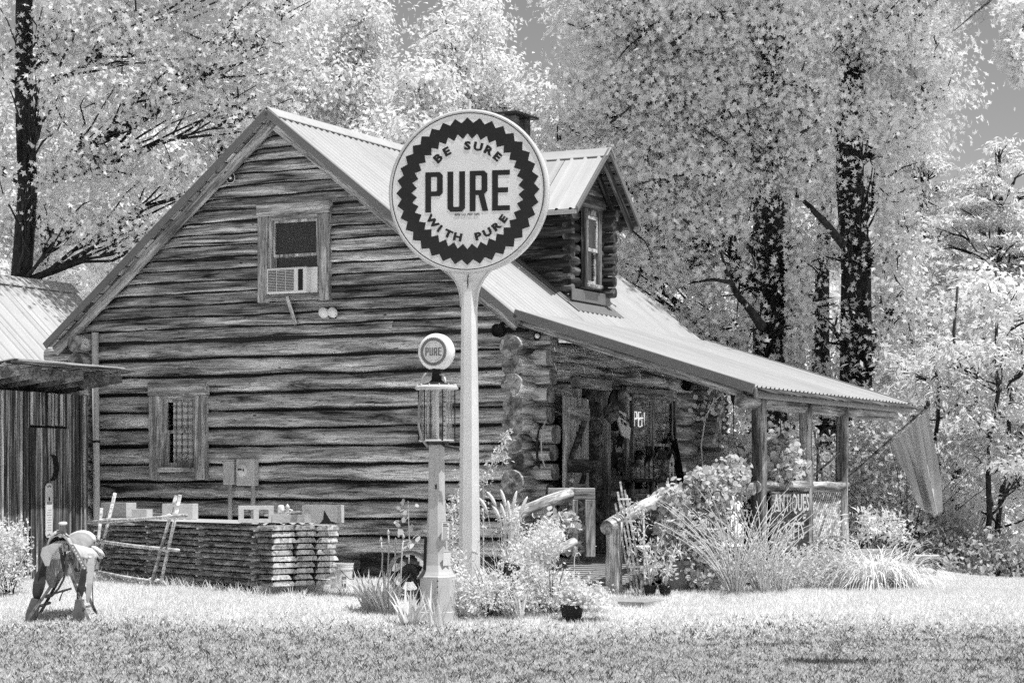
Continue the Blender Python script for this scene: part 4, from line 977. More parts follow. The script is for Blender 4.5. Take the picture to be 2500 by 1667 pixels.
def block(ch, w_, h_, st):
    c = st * .55
    if ch == 'P': return [(0, 0), (st, 0), (st, h_ * .40), (w_ - c, h_ * .40), (w_, h_ * .40 + c), (w_, h_ - c), (w_ - c, h_), (0, h_)], [[(st, h_ * .40 + st * .82), (st, h_ - st * .82), (w_ - st * 1.12, h_ - st * .82), (w_ - st, h_ - st * .95), (w_ - st, h_ * .40 + st * .95), (w_ - st * 1.12, h_ * .40 + st * .82)]]
    if ch == 'U': return [(0, h_), (0, c), (c, 0), (w_ - c, 0), (w_, c), (w_, h_), (w_ - st, h_), (w_ - st, st * .95), (w_ - st * 1.12, st * .82), (st * 1.12, st * .82), (st, st * .95), (st, h_)], []
    if ch == 'R': return [(0, 0), (st, 0), (st, h_ * .40), (w_ - st * 1.55, h_ * .40), (w_ - st * .85, 0), (w_ + st * .15, 0), (w_ - st * .55, h_ * .42), (w_, h_ * .42 + c), (w_, h_ - c), (w_ - c, h_), (0, h_)], [[(st, h_ * .40 + st * .82), (st, h_ - st * .82), (w_ - st * 1.12, h_ - st * .82), (w_ - st, h_ - st * .95), (w_ - st, h_ * .40 + st * .95), (w_ - st * 1.12, h_ * .40 + st * .82)]]
    return [(0, 0), (w_, 0), (w_, st * .85), (st, st * .85), (st, h_ * .5 - st * .38), (w_ * .90, h_ * .5 - st * .38), (w_ * .90, h_ * .5 + st * .47), (st, h_ * .5 + st * .47), (st, h_ - st * .85), (w_, h_ - st * .85), (w_, h_), (0, h_)], []
def pure(parent, r, y, z, mat):
    h_ = .495 * r; w_ = .222 * r; gap = .060 * r; x = -(4 * w_ + 3 * gap) / 2
    for ch in 'PURE':
        o_, hs = block(ch, w_, h_, .073 * r); MB().poly(o_, -.003, lambda a, c, d: (a, d, c), holes=hs).build('letter', mat, parent, (x, y, z - h_ / 2)); x += w_ + gap
pure(t, rd, -.0905, zc, 'enamel_black')
zh = bpy.data.objects.new('dial_centre', None)
def ring_text(parent, words, size, rad, a0, a1, mat, y, z, top, bold):
    n = len(words)
    for i, chh in enumerate(words):
        if chh == ' ': continue
        a = R(a0 + (a1 - a0) * i / (n - 1)); me = text_mesh(chh, size, bold=bold, sx=1.25); me.materials.clear(); me.materials.append(MATS[mat])
        ang = a - math.pi / 2 if top else a + math.pi / 2
        o = link('letter', me, parent); o.matrix_local = Matrix.Translation((rad * math.cos(a), y, z + rad * math.sin(a))) @ Matrix.Rotation(-ang, 4, 'Y') @ Matrix.Rotation(R(90), 4, 'X')
bpy.data.objects.remove(zh)
ring_text(t, 'BE SURE', .135 * rd, .555 * rd, 132, 48, 'enamel_black', -.0925, zc, True, .006)
ring_text(t, 'WITH PURE', .125 * rd, .575 * rd, 219, 322, 'enamel_black', -.0925, zc, False, .006)
text('REG. U.S. PAT. OFF.', .034, 'enamel_black', t, (0, -.0925, zc - .285 * rd))

# ------------------------------------------------------------------ visible gas pump
DU = 22.5; pm2 = F / DU; base = ground(1066, DU); t = thing('gas_pump', 'antique pale gas pump with glass cylinder and round PURE globe', 'gas pump', base, yaw - R(8))
Z = lambda v: EYE - (v - V0) / pm2 - base.z
z0, z1, z2, z3 = -.05, Z(1402), Z(1085), Z(950)
def frust(b, prof, c=.35):
    """stacked chamfered-square sections (half width, z)"""
    o = len(b.v); n = 8
    for hw, zz in prof:
        k = hw * c
        for x, y in ((-hw + k, -hw), (hw - k, -hw), (hw, -hw + k), (hw, hw - k), (hw - k, hw), (-hw + k, hw), (-hw, hw - k), (-hw, -hw + k)): b.v.append(Vector((x, y, zz)))
    for i in range(len(prof) - 1):
        for k in range(n): j = (k + 1) % n; b.f.append((o + i * n + k, o + i * n + j, o + (i + 1) * n + j, o + (i + 1) * n + k))
    b.f += [tuple(o + k for k in reversed(range(n))), tuple(o + (len(prof) - 1) * n + k for k in range(n))]
    return b
frust(MB(), [(.205, z0), (.202, z0 + .13), (.190, z0 + .135), (.182, z1 - .02), (.168, z1)], .50).build('base', 'painted_steel', t)
for k in range(7):
    MB().lathe([(0, .012), (.008, .006), (.009, 0)], 8, caps=False).build('rivet', 'dark_metal', t, (.09, -.194 + .001 * k, z0 + .10 + k * .06), (R(90), 0, 0))
hz = z2 - z1; frust(MB(), [(.164, z1 + .002), (.150, z1 + .03), (.125, z1 + .10), (.108, z1 + .22), (.095, z1 + .42), (.078, z1 + .75), (.072, z2)], .45).build('column', 'painted_steel', t, smooth=False)
MB().bbox(.012, .060, -.0815, -.078, z2 - .60, z2 - .04, .003).build('panel', 'painted_steel', t)
MB().bbox(.02, .035, -.095, -.082, z2 - .47, z2 - .42, .003).build('latch', 'black', t)
le = MB(); le.bar((-.07, -.13, z1 + .40), (-.07, -.16, z1 + .05), .03, .012, (0, 1, 0)).bar((-.07, -.16, z1 + .05), (-.10, -.25, z1 - .04), .03, .012, (0, 1, 0)).bar((-.10, -.25, z1 - .04), (-.10, -.25, z1 - .28), .03, .012, (0, 1, 0)); le.build('lever', 'black', t)
MB().lathe([(0, .0), (.022, .0), (.022, .03), (0, .03)], 10, caps=False).build('pivot', 'black', t, (-.09, -.24, z1 - .30), (R(90), 0, 0))
# plates on the right hand side
for (za, zb, hx_) in ((z1 + .36, z1 + .56, .118), (z1 + .09, z1 + .25, .135)):
    pl = MB().bbox(-.06, .06, -.004, .0, 0, zb - za, .002).build('plate', 'enamel', t, (hx_, -.055, za), (R(2), 0, R(72)))
    MB().box(-.056, .056, -.0055, -.0042, .004, .008).box(-.056, .056, -.0055, -.0042, zb - za - .008, zb - za - .004).build('plate_border', 'black', pl)
    if za > z1 + .3:
        for k in range(8): MB().box(-.045, .045 - .02 * (k % 2), -.0055, -.0042, .018 + k * .021, .026 + k * .021 + (.007 if k > 5 else 0)).build('print_line', 'mid_ink', pl)
# glass cylinder
rc = .165
MB().lathe([(.0, 0), (.185, 0), (.19, .012), (.185, .022), (0, .022)], 28, (0, 0, z2 + .03), caps=False).build('lower_plate', 'painted_steel', t)
MB().lathe([(.05, z2 - .01), (.12, z2 + .0), (.14, z2 + .03)], 16).build('collar', 'dark_metal', t, smooth=True)
MB().lathe([(rc, z2 + .053), (rc, z3)], 40, caps=False).build('glass_cylinder', 'pump_glass', t, smooth=True)
MB().lathe([(rc - .006, z3), (rc - .006, z2 + .053)], 40, caps=False).build('glass_cylinder', 'pump_glass', t, smooth=True)
for k in range(6):
    a = k * math.pi / 3 + .2; MB().tube([(.195 * math.cos(a), .195 * math.sin(a), z2 + .04), (.195 * math.cos(a), .195 * math.sin(a), z3 + .02)], .006, 6).build('tie_rod', 'black', t)
for x, y, mt, r_ in ((-.03, .02, 'pipe', .028), (.02, -.03, 'white_plastic', .02), (.07, .05, 'grey_metal', .022), (-.09, -.02, 'grey_metal', .012)): MB().tube([(x, y, z2 + .05), (x, y, z3)], r_, 8).build('inner_pipe', mt, t, smooth=True)
for k in range(9): MB().box(.088, .125, -.062, -.058, z2 + .09 + k * .05, z2 + .10 + k * .05).build('gallon_marker', 'black', t)
MB().lathe([(.0, -.01), (.20, -.01), (.228, .0), (.228, .02), (.20, .04), (.10, .05), (0, .05)], 32, (0, 0, z3), caps=False).build('top_plate', 'painted_steel', t, smooth=False)
for k in range(12): a = k * math.pi / 6; MB().lathe([(.009, 0), (.009, .02), (0, .024)], 6).build('bolt', 'pipe', t, (.205 * math.cos(a), .205 * math.sin(a), z3 + .03))
zn = z3 + .05
MB().lathe([(.15, 0), (.08, .025), (.055, .05), (.05, .12), (.052, .14), (.072, .145), (.075, .165), (0, .165)], 20, (0, 0, zn), caps=False).build('neck', 'black', t, smooth=True)
MB().tube([(-.05, -.05, zn + .10), (-.09, -.08, zn + .11), (-.12, -.10, zn + .06), (-.13, -.13, zn - .1), (-.12, -.19, z3 - .2), (-.12, -.20, z3 - .4), (-.09, -.18, z2 + .05), (-.06, -.10, z2 - .02)], .014, 8).build('fill_pipe', 'hose', t, smooth=True)
MB().tube([(.05, -.02, zn + .10), (.09, -.03, zn + .10), (.11, -.04, zn + .05), (.115, -.04, zn)], .012, 8).build('overflow_pipe', 'pipe', t, smooth=True)
MB().tube([(.06, -.04, z2 + .02), (.14, -.10, z2 - .02), (.22, -.10, z2 - .03), (.27, -.05, z2 - .05)], .016, 8).build('spout', 'dark_metal', t, smooth=True)
zg_ = zn + .165 + .175; rg = .195
MB().lathe([(rg * .80, -.085), (rg * .93, -.07), (rg, -.03), (rg, .03), (rg * .93, .07), (rg * .80, .085)], 44).build('globe', 'globe_white', t, (0, 0, zg_), (R(90), 0, 0), smooth=True)
ty = -.0875; MB().lathe([(0, 0), (rg * .79, 0), (rg * .79, .003), (0, .003)], 44, caps=False).build('globe_face', 'plaque', t, (0, ty + .002, zg_), (R(90), 0, 0))
rr = rg * .86
def saw2(r0, r1, n=40): return [((r0 if k % 2 == 0 else r1) * rr * math.sin(math.pi * k / n), (r0 if k % 2 == 0 else r1) * rr * math.cos(math.pi * k / n)) for k in range(2 * n)]
MB().poly(saw2(.90, .84), -.0015, lambda x, y, d: (x, d, y), holes=[saw2(.72, .67)]).build('sawtooth_ring', 'mid_ink', t, (0, ty - .0025, zg_))
pure(t, rr * 1.02, ty - .0025, zg_, 'mid_ink')
ring_text(t, 'PRODUCTS OF THE', .10 * rr, .58 * rr, 155, 25, 'grey_metal', ty - .003, zg_, True, 0)
ring_text(t, 'PURE OIL COMPANY', .10 * rr, .58 * rr, 208, 332, 'grey_metal', ty - .003, zg_, False, 0)

# ------------------------------------------------------------------ lumber stack
phi = R(53); ax = Vector((math.cos(phi), -math.sin(phi), 0)); bx = Vector((math.sin(phi), math.cos(phi), 0))
P0 = Vector(at(663, 1431, 24.0)); zb = P0.z; LL = 4.5; srz = -phi
ORD = ['top', 'second', 'third', 'fourth', 'fifth', 'sixth', 'seventh', 'eighth', 'ninth', 'bottom']; CL = ['front', 'middle', 'rear']
def slab_mesh(L_, w_, th, seed):
    """slab with live bark edges; x from 0 back to -L (sawn end at x=0), y across"""
    b = MB(); n = 22; sec = 6; bev0, bev1 = random.uniform(.02, .05), random.uniform(.01, .05)
    for i in range(n + 1):
        x = -L_ * i / n; e0 = .016 * wob(x * 2.2, seed); e1 = .014 * wob(x * 2.2, seed + 4)
        tz = .004 * wob(x, seed + 6)
        for y, z in ((0 + e0, 0), (w_ + e1, 0), (w_ - bev1 * .3 + e1, th * .5), (w_ - bev1 + e1, th), (bev0 + e0, th), (bev0 * .35 + e0 - .008, th * .5)): b.v.append(Vector((x, y, z + tz)))
    for i in range(n):
        for k in range(sec): j = (k + 1) % sec; b.f.append((i * sec + k, i * sec + j, (i + 1) * sec + j, (i + 1) * sec + k))
    b.f += [tuple(range(sec)), tuple(n * sec + k for k in reversed(range(sec)))]
    me = b.mesh('wood_slab', 'slab_bark'); me.materials.append(MATS['pale_wood']); me.materials.append(MATS['sawn_end'])
    for p in me.polygons:
        if abs(p.normal.x) > .8: p.material_index = 2
        elif abs(p.normal.z) > .85: p.material_index = 1
    return me
TH_, PT_ = .052, .0695
for li in range(10):
    zz = zb + (9 - li) * PT_; shift = random.uniform(-.10, .12); y = 0.0
    for ci in range(3):
        w_ = .29 + random.uniform(-.05, .02) if li not in (0, 1) else .29; yy = y + random.uniform(0, .02)
        o = link('wood_slab', slab_mesh(LL + random.uniform(-.15, .1), w_, TH_, li * 3 + ci), None, P0 + bx * yy + ax * (random.uniform(-.012, .012)) + Vector((0, 0, zz - zb)), (0, 0, srz))
        tag(o, 'bark-edged wood slab, %s layer of the lumber stack, %s of its three' % (ORD[li], CL[ci]), 'lumber', 'bark-edged slabs in the lumber stack'); y += .295
    if li < 9:
        for sx, wh in ((.45, 'sawn end'), (1.7, 'leaning poles, right of them'), (3.0, 'leaning poles, behind them'), (4.1, 'outhouse end')):
            o = MB().bbox(-.02, .02, 0, .87, -PT_ + TH_ + .001, -.001, .002).build('sticker_strip', 'pale_wood', None, P0 - ax * (sx + random.uniform(-.06, .06)) + Vector((0, 0, zz - zb)), (0, 0, srz))
            tag(o, 'thin spacer strip under the %s lumber layer, near the %s' % (ORD[li], wh), 'strip', 'spacer strips in the lumber stack')
# supports
for sx, nm in ((.25, 'near'), (2.1, 'middle'), (4.1, 'far')):
    for k, yq in enumerate((.02, .47)):
        p = P0 - ax * sx + bx * yq; zz = gz(p.x, p.y) - .03
        tag(MB().bbox(-.2, .0, 0, .40, 0, zb - zz - .002, .008).build('support_block', 'concrete', None, (p.x, p.y, zz), (0, 0, srz)), 'concrete block under the %s end of the lumber stack, %s of its pair' % (nm, ('front', 'rear')[k]) if nm != 'middle' else 'concrete block under the middle of the lumber stack, %s of its pair' % ('front', 'rear')[k], 'concrete block', 'blocks under the lumber stack')
ztop = zb + 9 * PT_ + TH_
def on_top(u, yq):
    """point on top of the stack at photo column u, yq metres back from the front edge"""
    k = (u - 1250) / F; q = P0 + bx * yq; l = (q.x - k * q.y) / (ax.x - k * ax.y); p = q - ax * l; return Vector((p.x, p.y, ztop))
tag(MB().grid(lambda u, v: (-.35 - u * 4.0, .02 + v * .80, .004 + .012 * math.sin(v * 40)), 6, 60).build('metal_sheet', 'roof_metal', None, (P0.x, P0.y, ztop + .012), (0, 0, srz)), 'bright corrugated sheet laid over the lumber stack', 'metal sheet')
def cinder(label, p, rz, L_=.40, w_=.20, h_=.19, holes='z'):
    t = thing('cinder_block', label, 'concrete block', p, rz, 'concrete blocks on the lumber stack')
    hs = [[(x - .055, -.055), (x + .055, -.055), (x + .055, .055), (x - .055, .055)] for x in (-.085, .085)] if L_ > .3 else []
    o_ = [(-L_ / 2, -w_ / 2), (L_ / 2, -w_ / 2), (L_ / 2, w_ / 2), (-L_ / 2, w_ / 2)]
    if holes == 'z': MB().poly(o_, h_, lambda x, y, d: (x, y, d), holes=hs).build('body', 'concrete', t)
    else: MB().poly([(x, y * h_ / w_ + h_ / 2) for x, y in o_], w_, lambda x, y, d: (x, d - w_ / 2, y), holes=[[(x, y * .95 + h_ / 2) for x, y in q] for q in hs]).build('body', 'concrete', t)
    return t
ztp = Vector((0, 0, .032))
cinder('concrete block with two holes facing front on the near end of the lumber stack', on_top(625, .12) + ztp, R(8), holes='y')
cinder('concrete block on the left end of the lumber stack, dark on its left side', on_top(290, .45) + ztp, R(-30), .42)
cinder('small half-height block beside the leftmost block on the lumber', on_top(347, .5) + ztp, R(-20), .22, .15, .11)
cinder('solid concrete block on the lumber behind the leaning poles', on_top(440, .5) + ztp, R(-12), .40)
cinder('large concrete block at the right rear corner of the lumber stack', on_top(789, .62) + ztp, R(-14), .42, .24, .20)
cinder('low flat concrete block lying in the middle of the right end of the lumber', on_top(708, .42) + ztp, R(-5), .38, .16, .09)
tag(MB().lathe([(.035, 0), (.04, .10), (.03, .12), (.0, .125)], 14).build('white_jug', 'white_plastic', None, on_top(686, .58) + ztp + Vector((0, 0, .07)), smooth=True), 'small white plastic jug standing on the lumber stack', 'jug')
tag(MB().lathe([(.055, 0), (.05, .10), (.035, .14), (.0, .145)], 14).build('plastic_tub', 'pipe', None, on_top(752, .45) + ztp, smooth=True), 'upturned pale tub beside the large block on the lumber', 'tub')
a = on_top(650, .55) + Vector((0, 0, .10)); b = on_top(735, .40) + Vector((0, 0, .16)); d = b - a
tag(MB().bbox(0, d.length, -.03, .03, -.01, .01, .003).build('loose_board', 'pale_wood', None, a, d.to_track_quat('X', 'Z').to_euler()), 'short pale board lying across the blocks on the lumber', 'board')
tag(MB().poly([(-.10, 0), (.12, .0), (.02, .03), (-.05, .15), (-.06, .05)], .04, lambda x, y, d: (x, d, y)).build('metal_scrap', 'black', None, on_top(803, .30) + ztp, (0, 0, .2)), 'bent black scrap of metal at the right end of the lumber', 'scrap')
t = thing('tap_fitting', 'shiny tap fitting standing behind the white jug on the lumber', 'tap', on_top(702, .62) + ztp + Vector((0, 0, .05)))
MB().lathe([(.04, 0), (.02, .03), (.015, .10), (.03, .12), (.0, .16)], 10).build('stem', 'pipe', t, smooth=True); MB().tube([(-.06, 0, .08), (0, 0, .10), (.06, 0, .08)], .01, 6).build('handle', 'pipe', t)
# rack of lashed poles leaning on the stack
bq = Vector(at(365, 1446, 25.3)); bq.z = gz(bq.x, bq.y); t = thing('stick_rack', 'rack of lashed thin poles leaning against the lumber stack', 'rack', bq)
DL = lambda u: 27.15 - (u - 235) * .0085
for (u0, v0, u1, v1) in ((248, 1240, 233, 1390), (281, 1203, 237, 1388), (430, 1210, 363, 1447), (440, 1208, 387, 1450)):
    a, b = at(u0, v0, DL(u0) + .25), at(u1, v1, DL(u1) - .05); MB().tube([a - bq, b - bq], .022, 8).build('upright_pole', 'pale_wood', t, smooth=True)
for (u0, v0, u1, v1) in ((214, 1275, 455, 1257), (236, 1320, 436, 1343), (236, 1395, 398, 1422), (238, 1400, 405, 1446)):
    a, b = at(u0, v0, DL(u0)), at(u1, v1, DL(u1)); MB().tube([a - bq, a.lerp(b, .5) - bq + Vector((0, 0, -.01)), b - bq], .022, 8).build('cross_pole', 'pale_wood', t, smooth=True)
for (u, v) in ((247, 1272), (262, 1270), (413, 1260), (424, 1258), (240, 1322), (250, 1322), (392, 1340), (404, 1341), (370, 1415), (385, 1418)):
    MB().lathe([(0, -.035), (.032, -.02), (.034, .02), (0, .035)], 8, caps=False).build('lashing', 'pale_wood', t, at(u, v, DL(u) + .04) - bq)
# bucket
p = ground(833, 25.0); t = thing('plastic_bucket', 'pale plastic bucket with a printed label beside the lumber stack', 'bucket', p, R(-10))
MB().lathe([(.115, 0), (.135, .25), (.142, .252), (.142, .27), (.137, .275), (.144, .285), (.139, .29), (.144, .30), (.148, .31), (.148, .322), (.138, .322), (.112, .02), (0, .015)], 32).build('body', 'pipe', t, smooth=False)
MB().tube([(.02, -.14, .255), (.07, -.14, .20), (.125, -.09, .14), (.15, .0, .13), (.14, .05, .25)], .004, 6).build('handle', 'dark_metal', t)
def wrap(a0, a1, z0, z1, mat, name='label'): MB().grid(lambda u, v: ((.1165 + .08 * (z0 + v * (z1 - z0))) * math.sin(R(a0 + u * (a1 - a0))), -(.1165 + .08 * (z0 + v * (z1 - z0))) * math.cos(R(a0 + u * (a1 - a0))), z0 + v * (z1 - z0)), 8, 2).build(name, mat, t, smooth=True)
wrap(-80, -25, .03, .20, 'grey_metal'); wrap(18, 42, .03, .17, 'mid_ink'); wrap(-72, -35, .05, .185, 'plaque'); wrap(20, 40, .085, .135, 'plaque')

# ------------------------------------------------------------------ saddle on its stand
DS_ = 22.2; base = ground(140, DS_); PX = F / DS_
def sp(x, y, dy=0.0):          # pixel in the 4.9x enlargement of the lower left corner -> offset from the base
    return Vector(at(x / 4.9, 1240 + y / 4.9, DS_ + dy)) - base
t = thing('saddle_stand', 'folding stand of crossed wooden legs carrying the saddle', 'stand', base)
for a, b, da, db in (((760, 560), (1075, 1405), -.1, -.18), ((830, 560), (1165, 1375), .25, .30), ((830, 620), (290, 1395), -.14, -.22), ((850, 600), (455, 1340), .28, .30)):
    q0, q1 = sp(*a, da), sp(*b, db); q1.z = gz(base.x + q1.x, base.y + q1.y) - base.z - .01; MB().bar(q0, q1, .030, .022, (0, 1, 0)).build('leg', 'dark_wood', t)
for a, b, da, db in (((470, 1170), (600, 1130), -.2, .3), ((1000, 1190), (1070, 1170), -.2, .3), ((540, 1050), (850, 960), -.15, .1)):
    MB().bar(sp(*a, da), sp(*b, db), .022, .022, (0, 1, 0)).build('cross_bar', 'dark_wood', t)
MB().bar(sp(780, 480, -.25), sp(840, 470, .35), .04, .06).build('top_bar', 'dark_wood', t)
t = thing('saddle', 'worn western saddle with hanging stirrups on the folding stand', 'saddle', base)
def arch(x, y, dy, hw, drop, th=.02, n=10):
    c = sp(x, y, dy); return [c + Vector((hw * math.sin(a), 0, -drop * (1 - math.cos(a)))) for a in np.linspace(-1.35, 1.35, n)]
def loft(rows, name, mat, th=.018):
    b = MB(); n = len(rows[0])
    for off in (0, -th):
        for rw in rows: b.v += [p + Vector((0, 0, off)) for p in rw]
    m_ = len(rows); B = m_ * n
    for i in range(m_ - 1):
        for k in range(n - 1):
            a = i * n + k; b.f.append((a, a + 1, a + n + 1, a + n)); b.f.append((B + a, B + a + n, B + a + n + 1, B + a + 1))
    for k in range(n - 1): b.f.append((k, B + k, B + k + 1, k + 1)); e = (m_ - 1) * n; b.f.append((e + k, e + k + 1, B + e + k + 1, B + e + k))
    for i in range(m_ - 1): b.f.append((i * n, (i + 1) * n, B + (i + 1) * n, B + i * n)); e = i * n + n - 1; b.f.append((e, B + e, B + e + n, e + n))
    return b.build(name, mat, t, smooth=True)
loft([arch(700, 275, -.16, .125, .19), arch(712, 258, -.10, .13, .20), arch(735, 285, -.02, .13, .21)], 'pommel', 'leather_pale', .05)
loft([arch(735, 290, -.02, .125, .16), arch(800, 330, .10, .13, .15), arch(860, 350, .22, .14, .14), arch(930, 320, .34, .15, .12), arch(960, 280, .42, .15, .12)], 'seat', 'leather', .03)
loft([arch(955, 275, .40, .14, .10), arch(990, 262, .45, .145, .11), arch(985, 330, .47, .15, .12)], 'cantle', 'fleece', .03)
loft([arch(735, 385, -.12, .19, .20), arch(800, 410, .05, .21, .20), arch(900, 430, .25, .22, .17), arch(980, 440, .48, .23, .15)], 'skirt', 'leather_pale', .025)
loft([arch(965, 425, .34, .20, .10), arch(1000, 430, .45, .22, .12), arch(1010, 440, .54, .22, .13)], 'fleece_edge', 'fleece', .03)
MB().tube([sp(748, 300, -.13), sp(752, 240, -.14), sp(752, 205, -.15)], [.035, .026, .024], 10).build('horn_neck', 'leather', t, smooth=True)
MB().lathe([(0, 0), (.040, .0), (.046, .010), (.042, .020), (0, .026)], 16, caps=False).build('horn_cap', 'leather_pale', t, sp(752, 195, -.15), (R(15), 0, 0), smooth=True)
def fender(pts, wd, mat, name='fender', th=.010):
    b = MB()
    for off in (-.5, .5):
        for (x, y, dy, w_) in pts:
            c = sp(x, y, dy); b.v += [c + Vector((-w_ / 2, off * th, 0)), c + Vector((w_ / 2, off * th, 0))]
    m_ = len(pts)
    for i in range(m_ - 1):
        a = 2 * i; b.f += [(a, a + 1, a + 3, a + 2), (2 * m_ + a, 2 * m_ + a + 2, 2 * m_ + a + 3, 2 * m_ + a + 1), (a, a + 2, 2 * m_ + a + 2, 2 * m_ + a), (a + 1, 2 * m_ + a + 1, 2 * m_ + a + 3, a + 3)]
    b.f += [(0, 2 * m_, 2 * m_ + 1, 1), (2 * m_ - 2, 2 * m_ - 1, 4 * m_ - 1, 4 * m_ - 2)]
    return b.build(name, mat, t, smooth=False)
fender([(690, 420, -.2, .10), (600, 470, -.2, .16), (555, 560, -.2, .12), (565, 690, -.2, .04)], .1, 'leather_pale', 'breast_flap')
fender([(545, 620, -.05, .05), (490, 780, -.08, .10), (470, 900, -.1, .13), (450, 1010, -.1, .11), (440, 1090, -.1, .06)], .1, 'leather_dark')
fender([(1075, 540, .1, .09), (1080, 700, .08, .085), (1070, 900, .05, .06), (1055, 1060, .04, .05), (1045, 1130, .04, .02)], .1, 'leather_pale', 'rear_strap')
fender([(1010, 700, -.12, .05), (990, 850, -.14, .07), (965, 980, -.15, .08), (945, 1090, -.15, .05)], .1, 'leather_dark')
def stirrup(x, y, w_, h_, dy, an):
    c = sp(x, y, dy); b = MB()
    b.poly([(-w_ * .32, 0), (w_ * .32, 0), (w_ * .5, -h_ * .75), (w_ * .35, -h_), (-w_ * .35, -h_), (-w_ * .5, -h_ * .75)], .14, lambda X, Y, d: (X, d - .07, Y))
    b.build('stirrup', 'stirrup_leather', t, c, (0, an, 0))
stirrup(430, 1080, .105, .235, -.1, R(14)); stirrup(955, 1090, .10, .235, -.15, R(4))
for k in range(9):                                   # stitched edging and conchos
    q = k / 8; MB().lathe([(0, .006), (.009, .003), (.010, 0)], 8, caps=False).build('stud', 'pipe', t, sp(850 + 160 * q, 430 + 290 * q, -.215), (R(90), 0, 0))
for x, y, dy in ((720, 330, -.2), (790, 345, -.2), (905, 455, .0), (1075, 590, .04)): MB().lathe([(0, .01), (.016, .006), (.02, 0)], 12, caps=False).build('concho', 'pipe', t, sp(x, y, dy), (R(90), 0, 0), smooth=True)
MB().tube([sp(650, 330, -.2), sp(700, 300, -.21), sp(760, 300, -.21), sp(830, 350, -.2)], .006, 5).build('welt', 'leather_dark', t, smooth=True)
fender([(720, 470, -.21, .03), (740, 600, -.21, .03), (770, 760, -.21, .03)], .1, 'leather_dark', 'latigo')
fender([(640, 620, .0, .05), (700, 720, .0, .045), (760, 800, .0, .04)], .1, 'leather', 'billet'); fender([(920, 620, .05, .03), (870, 720, .05, .03)], .1, 'leather', 'billet')
fender([(600, 720, .15, .09), (610, 850, .15, .11), (620, 950, .15, .05)], .1, 'leather', 'rear_fender'); fender([(930, 760, .2, .07), (920, 900, .2, .08)], .1, 'leather', 'rear_fender')
fender([(850, 430, -.2, .05), (920, 540, -.2, .05), (985, 660, -.2, .05), (1010, 720, -.2, .05)], .1, 'leather', 'breast_collar')
MB().tube([sp(770, 440, -.2), sp(790, 700, -.22), sp(760, 850, -.22), (sp(700, 960, -.22)), sp(620, 1050, -.22), sp(545, 1065, -.2)], .012, 6).build('cinch_strap', 'leather_dark', t, smooth=True)
MB().tube([sp(1105, 760, .1), sp(1105, 1000, .08), sp(1115, 1150, .05), sp(1120, 1185, .05)], .006, 5).build('thong', 'leather_dark', t, smooth=True)
MB().tube([sp(840, 960, -.15), sp(750, 1000, -.15), sp(710, 1105, -.15)], .007, 5).build('thong', 'leather_dark', t, smooth=True)
MB().tube([sp(1110, 520, .3), sp(1190, 640, .3)], .014, 6).build('saddle_string', 'leather_dark', t, smooth=True)
# ------------------------------------------------------------------ plants
def blades(b, n, h, spread, wd, droop, c=(0, 0, 0), lean=.35, fold=True, seg=6):
    """arching strap leaves added to an MB"""
    for i in range(n):
        a = random.uniform(0, 2 * math.pi); hh = h * random.uniform(.6, 1.08); r0 = spread * math.sqrt(random.random()); out = Vector((math.cos(a), math.sin(a), 0))
        p = Vector(c) + Vector((math.cos(a + 1), math.sin(a + 1), 0)) * r0; side = Vector((-out.y, out.x, 0)); an = R(90) - lean * random.uniform(.3, 1.2); dr = droop * random.uniform(.5, 1.3)
        o = len(b.v); L_ = hh / seg
        for k in range(seg + 1):
            q = k / seg; w_ = wd * (1 - q ** 2.2) * (.75 + .6 * q * (1 - q)) + .0006
            b.v += [p - side * w_ / 2, p + side * w_ / 2]; p = p + (out * math.cos(an) + Vector((0, 0, math.sin(an)))) * L_; an -= dr / seg * (1 + q)
        for k in range(seg): b.f.append((o + 2 * k, o + 2 * k + 1, o + 2 * k + 3, o + 2 * k + 2))
    return b
def clump(name, label, cat, p, n, h, spread, wd, droop, mat='blade', lean=.35, group=None):
    t = thing(name, label, cat, p, 0, group); blades(MB(), n, h, spread, wd, droop, lean=lean).build('leaves', mat, t, smooth=True, fix=False); return t
def stems(b, n, h, spread, r, c=(0, 0, 0), lean=.5, tips=None, bend=.3):
    for i in range(n):
        a = random.uniform(0, 2 * math.pi); p = Vector(c) + Vector((math.cos(a), math.sin(a), 0)) * spread * .25 * random.random(); hh = h * random.uniform(.6, 1.05); pts = [p.copy()]
        out = Vector((math.cos(a), math.sin(a), 0)); an = R(90) - lean * random.uniform(.1, 1.0); sg = 7; tw = random.uniform(-.4, .4)
        for k in range(sg):
            p = p + (out * math.cos(an) + Vector((-out.y, out.x, 0)) * tw * .25 + Vector((0, 0, math.sin(an)))) * (hh / sg); an -= bend * random.uniform(.2, .5); pts.append(p.copy())
        b.tube(pts, [r * (1 - .7 * k / sg) for k in range(sg + 1)], 5, False)
        if tips is not None: tips.extend(pts[2:])
